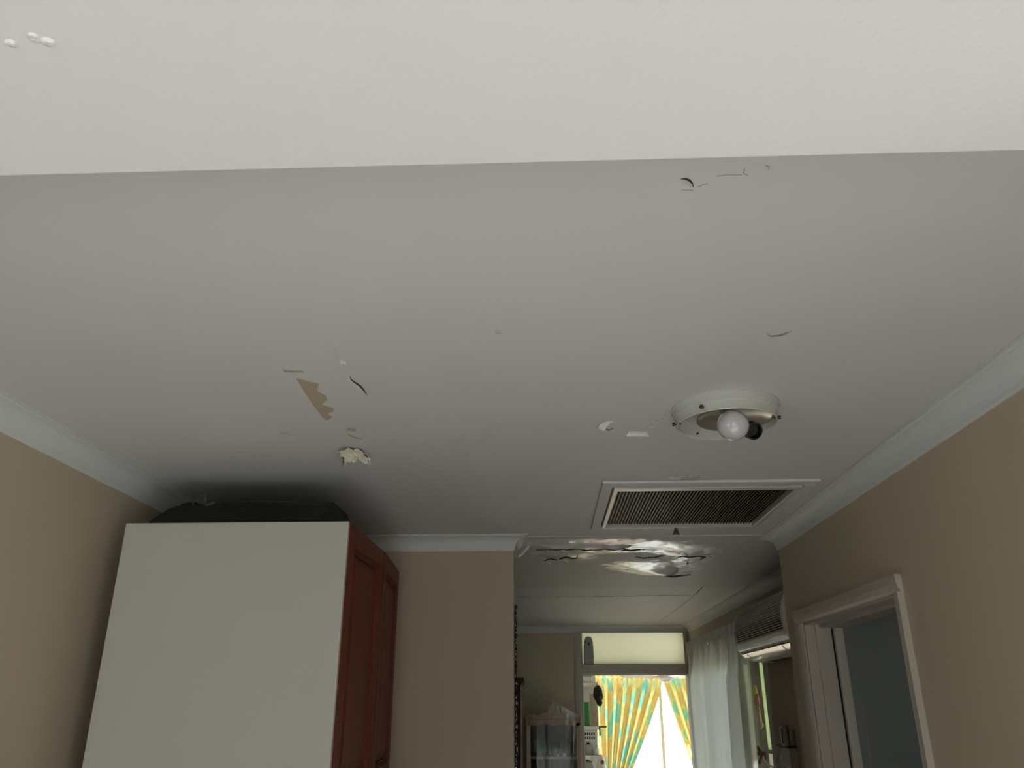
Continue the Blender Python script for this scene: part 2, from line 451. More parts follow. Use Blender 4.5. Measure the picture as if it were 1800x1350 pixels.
# tiny paint nibs on the soffit
def nib(x, y, s, z=ZB, parent=beam, m=None, seed=0, n=5):
    bm = bmesh.new()
    for k in range(n):
        a = random.uniform(-1, 1)
        ellipsoid(bm, (x + a * s * 1.3, y + random.uniform(-.25, .35) * s, z), (s * .32, s * .28, s * .11), 10, .5, seed + k)
    return obj('paint_nib', bm, m or M['soffit'], parent, smooth=True)
for dx_, dy_, sz in ((-.013, .003, .018), (-.003, -.004, .015), (.010, .001, .021), (.016, -.003, .012)): nib(-0.441 + dx_, 0.521 + dy_, sz, n=1)
nib(-0.091, 0.645, 0.0015, n=2, m=M['plaster'])
nib(0.288, 0.525, 0.0022, n=3)
nib(-0.217, 0.669, 0.0014, n=2)
nib(-0.016, 0.691, 0.0022, n=5)

# walls
struct('wall_left', B((XL - .1, XL, YB0, YP + .02, 0, H)), M['wall'])
struct('wall_middle', B((XL - .1, -0.12, YP, YQ, 0, H)), M['wall_dark'])
# kitchen right wall with doorway (y 2.19-3.005, z<2.05)
struct('wall_right', B((XR, 1.054, YB0, 2.19, 0, H), (XR, 1.054, 3.005, 3.2, 0, H), (XR, 1.054, 2.19, 3.005, 2.05, H),
                       (1.054, 1.35, 3.09, 3.2, 0, H)), M['wall'])
# back room right wall with window y 4.72-6.6, z 0.95-2.05
struct('wall_right', B((XB, XB + .1, 3.2, 4.72, 0, H), (XB, XB + .1, 6.62, YF + .1, 0, H), (XB, XB + .1, 4.72, 6.62, 0, 0.95),
                       (XB, XB + .1, 4.72, 6.62, 2.06, H)), M['wall_dark'])
# far wall
struct('wall_far', B((-2.3, 0.262, YF, YF + .1, 0, H), (0.262, 1.31, YF, YF + .1, 2.352, H), (1.195, 1.31, YF, YF + .1, 0, 2.352)), M['wall_olive'])
struct('wall_left', B((-2.3, -2.2, YQ, YF + .1, 0, H), (-2.3, -1.2, YQ - .1, YQ, 0, H)), M['wall'])
# living room shell behind camera: rear glazing x -2.2..2.2 z 0.05..2.15 ; right window y -3..-0.4 z .2..2.1
struct('wall_near', B((-2.8, -.5, -3.8, -3.7, 0, H), (.5, 2.8, -3.8, -3.7, 0, H), (-.5, .5, -3.8, -3.7, 2.15, H), (-.5, .5, -3.8, -3.7, 0, .05)), M['wall'])
struct('wall_left', B((-2.8, -2.7, -3.8, -3.0, 0, H), (-2.8, -2.7, -.5, YB1, 0, H), (-2.8, -2.7, -3.0, -.5, 0, .2), (-2.8, -2.7, -3.0, -.5, 2.1, H), (-2.8, XL, YB0, YB0 + .1, 0, H)), M['wall'])
struct('wall_right', B((2.7, 2.8, -3.8, -3.0, 0, H), (2.7, 2.8, -0.4, YB1, 0, H), (2.7, 2.8, -3.0, -.4, 0, .2), (2.7, 2.8, -3.0, -.4, 2.1, H),
                       (XR, 2.8, YB0, YB0 + .1, 0, H)), M['wall'])
# sunroom
struct('wall_left', B((-0.7, -0.6, YF + .1, 10.2, 0, H)), M['sunroom_wall'])
struct('wall_right', B((2.6, 2.7, YF, 7.6, 0, H), (2.6, 2.7, 9.9, 10.2, 0, H), (2.6, 2.7, 7.6, 9.9, 0, .8), (2.6, 2.7, 7.6, 9.9, 2.1, H), (1.31, 2.7, YF, YF + .1, 0, H)), M['sunroom_wall'])
struct('wall_far', B((-0.7, 0.02, 10.1, 10.2, 0, H), (2.3, 2.7, 10.1, 10.2, 0, H), (0.02, 2.3, 10.1, 10.2, 0, .80), (0.02, 2.3, 10.1, 10.2, 2.10, H)), M['sunroom_wall'])

# cornices
lab(struct('trim_2', cornice([(XL, YB1), (XL, YP), (-0.12, YP), (-0.12, YQ + .05)], left=False), M['cornice']), 'grey-white cove cornice round the left side')
lab(struct('trim_3', cornice([(XR, YB1), (XR, 3.2), (XB, 3.2), (XB, YF), (-2.2, YF)], left=True), M['cornice']), 'grey-white cove cornice along the right side and far wall')
# torn end of the left cornice
bm = bmesh.new()
for k in range(5):
    a = k / 4
    vs = [bm.verts.new((-0.108 + .045 * a + dx, YQ + .052 + .004 * math.sin(a * 7) + dy, H - .050 + .045 * a ** 1.3 - dz)) for dx, dy, dz in ((0, 0, 0), (.004, .006, .006))]
    if k:
        bm.faces.new((prev_[0], prev_[1], vs[1], vs[0]))
    prev_ = vs
obj('torn_edge', bm, M['plaster'], bpy.data.objects['trim_2'])

# ceiling marks --------------------------------------------------
def poly_flat(pts, z, m, name, parent, th=0.0006):
    bm = bmesh.new()
    prism(bm, pts, 'z', z - th, z + th * .2)
    return obj(name, bm, m, parent)
stain = [(-0.502, 1.491), (-0.507, 1.562), (-0.51, 1.654), (-0.51, 1.74), (-0.505, 1.754), (-0.487, 1.731), (-0.493, 1.706), (-0.473, 1.692), (-0.47, 1.669), (-0.49, 1.647), (-0.469, 1.616), (-0.467, 1.593), (-0.477, 1.563), (-0.463, 1.522), (-0.48, 1.512), (-0.494, 1.498)]
lab(poly_flat(stain, H, M['tan'], 'bare_patch', ceil, .0004), 'tan strip of bare board with a ragged edge')
def flake(cx, cy, sx, sy, ang=0, droop=.006, m='ceiling', seed=1, name='paint_flake', curl=(1, 0), n=7):
    bm = bmesh.new(); rows = []
    ca, sa = math.cos(ang), math.sin(ang)
    for j in range(n):
        r = []
        for i in range(n):
            u, v = 2 * i / (n - 1) - 1, 2 * j / (n - 1) - 1
            e_ = max(abs(u), abs(v))
            k = 1 + 0.35 * noise.noise(Vector((u * 1.7 + seed, v * 1.7, seed * .7))) * e_
            x, y = u * sx * k * .5, v * sy * k * .5
            t_ = max(0, (u * curl[0] + v * curl[1]) + .4) / 1.4
            z = -0.0006 - droop * t_ ** 2 - 0.15 * droop * abs(noise.noise(Vector((u * 3, v * 3, seed))))
            r.append(bm.verts.new((cx + x * ca - y * sa, cy + x * sa + y * ca, H + z)))
        rows.append(r)
    for j in range(n - 1):
        for i in range(n - 1): bm.faces.new((rows[j][i], rows[j + 1][i], rows[j + 1][i + 1], rows[j][i + 1]))
    o = obj(name, bm, M[m], ceil, smooth=True)
    md = o.modifiers.new('thickness', 'SOLIDIFY'); md.thickness = 0.0006
    return o
def crack(pts, w, m='crack', name='paint_crack', parent=ceil, z=H, dz=.0007):
    bm = bmesh.new(); P = [Vector(p) for p in pts]; prev = None; k = len(P)
    for i, p in enumerate(P):
        d = (P[min(i + 1, k - 1)] - P[max(i - 1, 0)]).normalized(); nn = Vector((-d.y, d.x))
        ww = w * (math.sin(PI * (i + .35) / (k - .3)) if k > 2 else 1)
        vs = [bm.verts.new((p.x + nn.x * s_ * ww / 2, p.y + nn.y * s_ * ww / 2, z - dz)) for s_ in (-1, 1)]
        if prev: bm.faces.new((prev[0], prev[1], vs[1], vs[0]))
        prev = vs
    o = obj(name, bm, M[m], parent)
    md = o.modifiers.new('thickness', 'SOLIDIFY'); md.thickness = dz * .9; md.offset = -1
    return o
def lip(pts, w, droop, side=1, name='lifted_paint', z=H, parent=ceil, m='ceiling'):
    bm = bmesh.new(); P = [Vector(p) for p in pts]; prev = None; k = len(P)
    for i, p in enumerate(P):
        d = (P[min(i + 1, k - 1)] - P[max(i - 1, 0)]).normalized(); nn = Vector((-d.y, d.x)) * side
        a = math.sin(PI * (i + .2) / (k - .6)) if k > 2 else 1
        vs = [bm.verts.new((p.x + nn.x * w * f_ * a, p.y + nn.y * w * f_ * a, z - .0003 - droop * a * (1 - f_) ** 1.5)) for f_ in (0, .5, 1)]
        if prev:
            for q in (0, 1): bm.faces.new((prev[q], prev[q + 1], vs[q + 1], vs[q]))
        prev = vs
    o = obj(name, bm, M[m], parent, smooth=True)
    return o
# dark crescent crack by the beam
cr_ = [(0.181, 0.850), (0.187, 0.850), (0.192, 0.853), (0.196, 0.859), (0.200, 0.868)]
crack(cr_, .0032); lip(cr_, .012, .003, 1)
crack([(0.205, 0.868), (0.212, 0.863), (0.217, 0.861)], .0010, 'tan')
crack([(0.186, 0.874), (0.200, 0.876)], .0010, 'tan')
crack([(0.257, 0.832), (0.258, 0.842), (0.264, 0.846)], .0012, 'tan')
crack([(0.281, 0.826), (0.287, 0.830), (0.288, 0.838)], .0008, 'tan')
crack([(0.225, 0.846), (0.242, 0.844), (0.256, 0.845)], .0008, 'tan')
# lifted paint by the light
cr_ = [(0.408, 1.318), (0.418, 1.324), (0.430, 1.322), (0.440, 1.312), (0.450, 1.306)]
crack(cr_, .0018, 'tan'); lip(cr_, .010, .003, 1)
nib(0.411, 1.317, .0022, z=H, parent=ceil, m=M['crack'], n=2)
# little ring
ring = [(-0.075 + .006 * math.cos(a), 1.289 + .006 * math.sin(a)) for a in [x * .5 for x in range(11)]]
crack(ring, .0010, 'tan')
# curved crack and chip by the tan patch
cr_ = [(-0.389, 1.482), (-0.391, 1.500), (-0.387, 1.515), (-0.380, 1.535), (-0.378, 1.555), (-0.377, 1.580), (-0.377, 1.592)]
crack(cr_, .0042); lip(cr_, .012, .0035, 1, m='plaster')
lip([(-0.393, 1.400), (-0.388, 1.372), (-0.385, 1.350), (-0.388, 1.335)], .004, .0015, -1)
flake(-0.387, 1.415, .012, .016, .3, .0025, 'plaster', 3)
# small marks around the patch
flake(-0.508, 1.452, .016, .010, .2, .0006, 'tan', 5)
flake(-0.488, 1.455, .024, .008, .0, .0005, 'tan', 6)
crack([(-0.480, 1.852), (-0.474, 1.873), (-0.462, 1.890), (-0.452, 1.895)], .006, 'tan')
flake(-0.463, 1.823, .020, .018, .5, .0006, 'tan', 8)
for (x, y) in ((-0.633, 1.838), (-0.62, 1.855), (-0.80, 1.99), (-0.77, 2.02), (-0.74, 2.03), (-0.83, 2.03)):
    crack([(x - .012, y), (x, y + .004), (x + .012, y + .001)], .0012, 'tan')
# crumpled peeled paint
pp = bmesh.new(); rows = []
n_ = 13
for j in range(n_):
    r = []
    for i in range(n_):
        u, v = i / (n_ - 1) * 2 - 1, j / (n_ - 1) * 2 - 1
        ww = .030 * (1 + .30 * noise.noise(Vector((v * 2.1, u, 4))))
        hh = .042 * (1 + .35 * noise.noise(Vector((u * 2.4, v, 9))))
        z = -0.003 - .014 * abs(noise.noise(Vector((u * 2.6, v * 2.6, 1.5)))) - .013 * (u * u) * (1 if u < 0 else .6) - .012 * max(0, v) ** 2 * abs(math.sin(u * 4))
        r.append(pp.verts.new((-0.495 + u * ww, 1.998 + v * hh + .012 * u, H + z)))
    rows.append(r)
for j in range(n_ - 1):
    for i in range(n_ - 1): pp.faces.new((rows[j][i], rows[j + 1][i], rows[j + 1][i + 1], rows[j][i + 1]))
pe = lab(obj('peeled_paint', pp, M['yellow_paper'], ceil), 'crumpled yellowed flap of peeled paint')
pe.modifiers.new('thickness', 'SOLIDIFY').thickness = .001
flake(-0.520, 2.012, .020, .060, .2, .020, 'brown_paper', 12, 'peeled_paint', (-1, .3))
flake(-0.474, 2.035, .022, .030, -.4, .012, 'plaster', 13, 'peeled_paint', (.6, 1))
# chips left of the light
flake(0.152, 1.800, .019, .040, .6, .010, 'plaster', 21, curl=(.2, 1))
crack([(0.140, 1.800), (0.150, 1.835), (0.163, 1.852), (0.172, 1.835)], .004)
nib(0.148, 1.79, .0028, z=H, parent=ceil, m=M['crack'], n=3)
lab(poly_flat([(0.205, 1.80), (0.225, 1.775), (0.252, 1.79), (0.262, 1.83), (0.26, 1.87), (0.235, 1.88), (0.212, 1.87)], H, M['ceiling'], 'paint_patch', ceil, .0010), 'chalky lifted patch of paint')
flake(0.236, 1.872, .050, .020, .05, .007, 'plaster', 24, curl=(0, 1))
nib(0.236, 1.872, .0022, z=H - .005, parent=ceil, m=M['crack'], n=2)
for (x, y, s_) in ((0.263, 1.835, .003), (0.272, 1.785, .004), (0.278, 1.77, .0035), (0.283, 1.748, .003), (0.288, 1.715, .0032)):
    nib(x, y, s_, z=H, parent=ceil, m=M['crack'], n=3)
flake(0.262, 1.83, .018, .022, .3, .003, 'ceiling', 27)
for (x, y) in ((0.138, 2.035), (0.157, 1.986), (0.254, 2.114), (0.263, 2.15), (0.33, 2.11), (0.863, 2.09)):
    nib(x, y, .0026, z=H, parent=ceil, m=M['fan'], n=1)
# blisters above the hatch
for (x, y) in ((0.398, 2.268), (0.432, 2.268)):
    flake(x, y, .022, .030, 0, .005, 'ceiling', x * 40, curl=(0, 1))
    crack([(x - .008, y + .010), (x, y + .018), (x + .008, y + .010)], .006)
crack([(0.372, 2.300), (0.380, 2.315), (0.394, 2.318)], .006)
flake(0.39, 2.30, .040, .025, .2, .003, 'plaster', 44, curl=(0, 1))
crack([(0.40, 2.318), (0.425, 2.322), (0.448, 2.312), (0.46, 2.29)], .002, 'tan')

# back ceiling joints and splits
crack([(-0.185, 5.086), (0.1, 5.09), (0.3, 5.07), (0.5, 5.07), (0.75, 5.055), (0.914, 5.046)], .010, 'tan', 'sheet_joint', backceil)
crack([(0.30, 5.072), (0.42, 5.070)], .014, 'crack', 'sheet_joint', backceil, dz=.001)
crack([(-0.15, 5.09), (-0.09, 5.088)], .010, 'crack', 'sheet_joint', backceil, dz=.001)
crack([(0.914, 5.046), (0.91, 4.9), (0.902, 4.72), (0.899, 4.66)], .006, 'crack', 'sheet_joint', backceil)
crack([(0.922, 6.80), (0.925, 6.2), (0.925, 5.6), (0.918, 5.1)], .005, 'tan', 'sheet_joint', backceil)
for x in (0.10, 0.33, 0.52):
    crack([(x, 6.95), (x + .05, 6.96), (x + .09, 6.94)], .010, 'tan', 'sheet_joint', backceil)
def split(pts, w, z, wob=.03, seed=0):
    # irregular dark tear following a polyline
    P_ = []
    for a_, b_ in zip(pts, pts[1:]):
        for k in range(6):
            q = k / 6
            x = lerp(a_[0], b_[0], q); y = lerp(a_[1], b_[1], q)
            P_.append((x, y + wob * noise.noise(Vector((x * 26, y * 9, seed)))))
    P_.append(pts[-1])
    crack(P_, w, 'crack', 'plaster_split', dam, z=z, dz=.004)
split([(-0.03, 3.345), (0.08, 3.351), (0.20, 3.353)], .004, H - .016)
split([(0.16, 3.353), (0.25, 3.347), (0.33, 3.344), (0.42, 3.350)], .009, H - .018)
split([(0.32, 3.350), (0.35, 3.345), (0.40, 3.350)], .016, H - .020, .03, 3)
split([(0.59, 4.01), (0.64, 4.02), (0.71, 3.97)], .034, H - .030, .03, 5)
split([(0.40, 3.56), (0.46, 3.558), (0.47, 3.53), (0.52, 3.52)], .008, H - .016, .05, 7)
split([(0.58, 3.56), (0.60, 3.52), (0.66, 3.51), (0.70, 3.54), (0.69, 3.60)], .010, H - .020, .06, 9)
split([(0.00, 3.62), (0.03, 3.58), (0.10, 3.555), (0.145, 3.545), (0.145, 3.48)], .007, H - .016, .05, 11)
split([(0.66, 3.72), (0.665, 3.80)], .004, H - .010, .01, 12)
for k, (x, y, a) in enumerate(((0.03, 3.62, .3), (0.055, 3.58, .6), (0.01, 3.66, -.2), (0.08, 3.60, .2))):
    o = flake(x, y, .05, .03, a, .014, 'plaster', 60 + k, 'plaster_flap', (.4, -1)); o.parent = dam; o.location.z = -.012

# ------------------------------------------------------------------ door_1: kitchen doorway and closed blue-grey door
d1 = struct('door_1', B((1.052, 1.088, 2.20, 2.995, 0.005, 2.035)), M['blue_door'])
lab(d1, 'blue-grey flush door set in the right-hand doorway')
# architrave boards proud of the wall (slightly moulded)
def arch_v(ya, yb, z1, m=M['jamb_paint'], nm='architrave'):
    bm = bmesh.new()
    s_ = 1 if yb > ya else -1; w = abs(yb - ya)
    prof = [(XR, ya), (XR - .006, ya), (XR - .012, ya + s_ * w * .2), (XR - .016, ya + s_ * w * .5), (XR - .017, yb), (XR, yb)]
    prism(bm, prof, 'z', 0, z1); return obj(nm, bm, m, d1)
arch_v(2.190, 2.1425, 2.0505)
arch_v(3.008, 3.0675, 2.0505)
bm = bmesh.new()
prism(bm, [(XR, 2.050), (XR - .006, 2.050), (XR - .012, 2.058), (XR - .016, 2.072), (XR - .017, 2.094), (XR, 2.094)], 'y', 2.142, 3.068)
obj('architrave', bm, M['jamb_paint'], d1)
obj('jamb', B((XR, 1.05, 2.182, 2.192, 0, 2.05)), M['jamb_paint'], d1)
obj('jamb', B((XR, 0.960, 2.998, 3.010, 0, 2.05)), M['jamb_paint'], d1)
obj('jamb', B((0.958, 1.012, 2.986, 3.008, 0, 2.05)), M['jamb_paint'], d1, bevel=.002)
obj('jamb', B((1.020, 1.052, 2.980, 3.008, 0, 2.05)), M['frame_paint'], d1, bevel=.002)
obj('jamb', B((1.010, 1.024, 2.996, 3.008, 0, 2.05)), M['dark'], d1)
obj('door_head', B((XR, 0.972, 2.19, 3.005, 2.042, 2.052)), M['jamb_paint'], d1)
obj('door_head', B((0.972, 1.052, 2.19, 3.005, 2.030, 2.052)), M['jamb_paint'], d1, bevel=.002)
obj('groove', B((1.0512, 1.0530, 2.900, 2.9025, 0.05, 1.80)), M['grey_plastic'], d1)
# nail hole in the architrave
nail = bmesh.new(); ellipsoid(nail, (XR - .006, 3.02, 1.66), (.002, .004, .004), 8); obj('nail_hole', nail, M['dark'], d1)

# ------------------------------------------------------------------ door_2: far doorway with transom
d2 = struct('door_2', B((0.262, 0.310, YF - .012, YF + .11, 0, 2.352)), M['frame_paint'], bevel=.003)
lab(d2, 'painted timber door frame with frosted transom in the far wall')
obj('frame_post', B((1.178, 1.212, YF - .012, YF + .11, 0, 2.352)), M['frame_paint'], d2, bevel=.003)
obj('transom_rail', B((0.310, 1.178, YF - .012, YF + .11, 2.016, 2.088)), M['frame_paint'], d2, bevel=.003)
obj('frame_head', B((0.262, 1.212, YF - .006, YF + .11, 2.349, 2.362)), M['frame_paint'], d2)
obj('stop_bead', B((0.310, 1.178, YF + .02, YF + .05, 2.006, 2.016)), M['gloss_white'], d2)
lab(obj('transom_pane', B((0.310, 1.178, YF + .030, YF + .036, 2.088, 2.350)), M['frosted'], d2), 'frosted ivory glass pane')
obj('glazing_bead', B((0.310, 1.178, YF + .008, YF + .030, 2.088, 2.096), (1.168, 1.178, YF + .008, YF + .030, 2.096, 2.344), (0.310, 1.178, YF + .008, YF + .030, 2.344, 2.350)), M['frame_paint'], d2)
struct('trim_4', B((0.246, 0.262, YF - .010, YF, 0, 2.345)), M['frame_paint'])

# windows ---------------------------------------------------------
w1 = struct('window_1', B((0.02, 2.3, 10.12, 10.17, 0.80, 0.85), (0.02, 2.3, 10.12, 10.17, 2.05, 2.10), (0.02, 0.07, 10.12, 10.17, .85, 2.05), (2.25, 2.3, 10.12, 10.17, .85, 2.05)), M['white_plastic'])
lab(w1, 'white framed window in the far sunroom')
obj('mullion', B((1.325, 1.355, 10.12, 10.17, .85, 2.05)), M['white_plastic'], w1)
obj('pane', B((0.07, 1.325, 10.142, 10.146, .85, 2.05)), M['glass'], w1)
obj('pane', B((1.355, 2.25, 10.142, 10.146, .85, 2.05)), M['glass'], w1)
w2 = struct('window_2', B((XB + .04, XB + .09, 4.72, 6.62, .95, 1.0), (XB + .04, XB + .09, 4.72, 6.62, 2.01, 2.06), (XB + .04, XB + .09, 6.57, 6.62, 1.0, 2.01), (XB + .04, XB + .09, 4.72, 4.735, 1.0, 2.01)), M['frame_paint'])
lab(w2, 'side window of the back room behind the white curtain')
obj('mullion', B((XB + .01, XB + .09, 4.885, 5.16, 1.0, 2.01)), M['wall_olive'], w2)
lab(obj('blind', B((XB + .012, XB + .015, 4.722, 4.885, 1.55, 2.05)), M['frosted_green'], w2), 'pale green drawn blind strip')
obj('blind_rail', B((XB + .005, XB + .045, 4.722, 4.885, 1.53, 1.55)), M['frame_paint'], w2)
obj('mullion', B((XB + .04, XB + .09, 5.80, 5.83, 1.0, 2.01)), M['frame_paint'], w2)
obj('pane', B((XB + .066, XB + .069, 5.16, 6.57, 1.0, 2.01)), M['glass'], w2)
obj('pane', B((XB + .066, XB + .069, 4.735, 4.885, 1.0, 1.53)), M['glass'], w2)
obj('architrave', B((XB - .012, XB, 4.655, 4.72, .9, 2.11), (XB - .012, XB, 6.62, 6.68, .9, 2.11), (XB - .012, XB, 4.72, 6.62, 2.06, 2.11)), M['frame_paint'], w2)
w3 = struct('window_3', B((-.5, .5, -3.77, -3.73, 2.10, 2.15), (-.5, .5, -3.77, -3.73, .05, .10), (-.5, -.45, -3.77, -3.73, .1, 2.1), (.45, .5, -3.77, -3.73, .1, 2.1), (-.03, .03, -3.77, -3.73, .1, 2.1)), M['white_plastic'])
obj('pane', B((-.45, -.03, -3.452, -3.748, .1, 2.1)), M['glass'], w3)
obj('pane', B((.03, .45, -3.452, -3.748, .1, 2.1)), M['glass'], w3)
w5 = struct('window_5', B((-2.77, -2.72, -3.0, -.5, .2, .25), (-2.77, -2.72, -3.0, -.5, 2.05, 2.1), (-2.77, -2.72, -3.0, -2.95, .25, 2.05), (-2.77, -2.72, -.55, -.5, .25, 2.05)), M['white_plastic'])
obj('pane', B((-2.746, -2.742, -2.95, -.55, .25, 2.05)), M['glass'], w5)
w6 = struct('added_window', B((2.62, 2.67, 7.6, 9.9, .8, .85), (2.62, 2.67, 7.6, 9.9, 2.05, 2.1), (2.62, 2.67, 7.6, 7.65, .85, 2.05), (2.62, 2.67, 9.85, 9.9, .85, 2.05)), M['white_plastic'])  # unseen opening added so sun brightens the sunroom
obj('pane', B((2.642, 2.646, 7.65, 9.85, .85, 2.05)), M['glass'], w6)
shading_hedge = bmesh.new()  # greenery added to cut and tint the light at the side window
for k in range(60):
    ellipsoid(shading_hedge, (4.4 + random.uniform(-.15, .15), 3.0 + k % 30 * .20, .3 + (k // 30) * .75 + random.uniform(-.1, .1)), (.45, .35, .60), 10, .5, k)
o = obj('shading_hedge', shading_hedge, mat('hedge_green', (0.15, 0.24, 0.10), .8, bump=1, bscale=20, var=.5, vscale=12), smooth=True); tag(o, 'green hedge added outside the side window to dim and tint its light', 'shading_hedge')
struct('sun_blocking_roof', B((1.42, 3.9, 3.3, 7.0, 2.75, 2.80)), M['gloss_white'])  # unseen roof added to keep sun and some sky off the side window
w4 = struct('window_4', B((2.72, 2.77, -3.0, -.4, .2, .25), (2.72, 2.77, -3.0, -.4, 2.05, 2.1), (2.72, 2.77, -3.0, -2.95, .25, 2.05), (2.72, 2.77, -.45, -.4, .25, 2.05), (2.72, 2.77, -1.73, -1.67, .25, 2.05)), M['white_plastic'])
obj('pane', B((2.742, 2.746, -2.95, -1.73, .25, 2.05)), M['glass'], w4)
obj('pane', B((2.742, 2.746, -1.67, -.45, .25, 2.05)), M['glass'], w4)

# ------------------------------------------------------------------ ceiling hatch with grille
t = thing('ceiling_vent', 'square white-framed return-air vent with brown grille in the ceiling', 'vent', (0.499, 2.66, H))
def L(b): # world box -> local to the vent
    return (b[0] - .499, b[1] - .499, b[2] - 2.66, b[3] - 2.66, b[4] - H, b[5] - H)
obj('outer_frame', B(*[L(b) for b in ((.178, .822, 2.326, 2.375, H - .009, H), (.178, .822, 2.965, 2.998, H - .009, H), (.178, .212, 2.375, 2.965, H - .009, H), (.788, .822, 2.375, 2.965, H - .009, H))]), M['ceiling'], t, bevel=.003)
obj('inner_frame', B(*[L(b) for b in ((.216, .782, 2.380, 2.410, H - .013, H + .02), (.216, .782, 2.957, 2.970, H - .013, H + .02), (.216, .230, 2.41, 2.957, H - .013, H + .02), (.768, .782, 2.41, 2.957, H - .013, H + .02))]), M['gloss_white'], t, bevel=.002)
bm = bmesh.new()
x = .2335
while x < .767:
    box(bm, *L((x - .0012, x + .0012, 2.41, 2.957, H - .001, H + .012))); x += .0105
gw = obj('grille', bm, M['wire'], t); gw['kind'] = 'stuff'
bm = bmesh.new(); y = 2.416
while y < 2.957:
    box(bm, *L((.23, .768, y - .0008, y + .0008, H + .004, H + .010))); y += .012
gw = obj('grille', bm, M['wire'], t); gw['kind'] = 'stuff'
obj('filter', B(L((.230, .768, 2.41, 2.957, H + .014, H + .022))), M['filter'], t)
bm = bmesh.new()
lathe(bm, [(.006, 0), (.006, -.008), (.0085, -.010), (.0125, -.024), (.011, -.028), (0.0001, -.029)], (.494 - .499, 2.986 - 2.66, -.008), 20)
obj('latch_knob', bm, M['brass'], t, smooth=True)

# ------------------------------------------------------------------ ceiling light
LX, LY = 0.412, 1.705
t = thing('ceiling_light', 'round cream metal ceiling light without shade, one white globe', 'ceiling light', (LX, LY, H))
bm = bmesh.new()
lathe(bm, [(.119, 0), (.1195, -.005), (.1165, -.008), (.1160, -.014), (.1135, -.016), (.1138, -.019), (.1105, -.022), (.1090, -.037), (.1100, -.039), (.1085, -.041), (.1060, -.039), (.1045, -.020), (.098, -.008), (.085, -.0035), (.0001, -.003)], n=72, caps=False)
KEEP.append(bm)
obj('pan', bm, M['enamel'], t, smooth=True)
bm = bmesh.new()
lathe(bm, [(.084, -.024), (.083, -.028), (.078, -.027), (.060, -.020), (.0001, -.0165)], (.019, .000, 0), n=64, caps=False)
obj('reflector', bm, M['reflector'], t, smooth=True)
def screw(a, z=-.030):
    bm = bmesh.new(); mt = Matrix.Rotation(a, 4, 'Z') @ Matrix.Rotation(PI / 2, 4, 'Y')
    lathe(bm, [(.0018, .098), (.0018, .112), (.0042, .1125), (.0045, .117), (.003, .1185), (.0001, .119)], (0, 0, z), 12, mt)
    return obj('thumb_screw', bm, M['screw'], t, smooth=True)
for a in (math.radians(-128), math.radians(-8), math.radians(118), math.radians(168)): screw(a)
# two lamp holders, one empty, one with the globe
def holder(c, d, empty):
    rot = Vector((0, 0, 1)).rotation_difference(Vector(d).normalized()).to_matrix().to_4x4()
    h_ = bmesh.new()
    lathe(h_, [(.016, -.030), (.017, -.026), (.017, 0), (.0195, .002), (.0195, .018), (.0165, .019), (.0155, .004), (.0001, .003)] if empty else
          [(.016, -.030), (.017, -.026), (.017, .006), (.0145, .008), (.0001, .008)], c, 28, rot)
    o = obj('lamp_holder', h_, M['black'], t, smooth=True)
    return rot
rot = holder((-.002, -.015, -.046), (-.05, -1, -.36), False)
bm = bmesh.new()
lathe(bm, [(.0125, 0), (.013, .012), (.018, .024), (.026, .036), (.0315, .050), (.0335, .064), (.0315, .078), (.026, .089), (.017, .096), (.008, .0985), (.0001, .099)], (-.002, -.017, -.046), 40, rot)
lab(obj('bulb', bm, M['opal'], t, smooth=True), 'opal white globe')
holder((.036, -.055, -.070), (.30, -1, -.62), True)

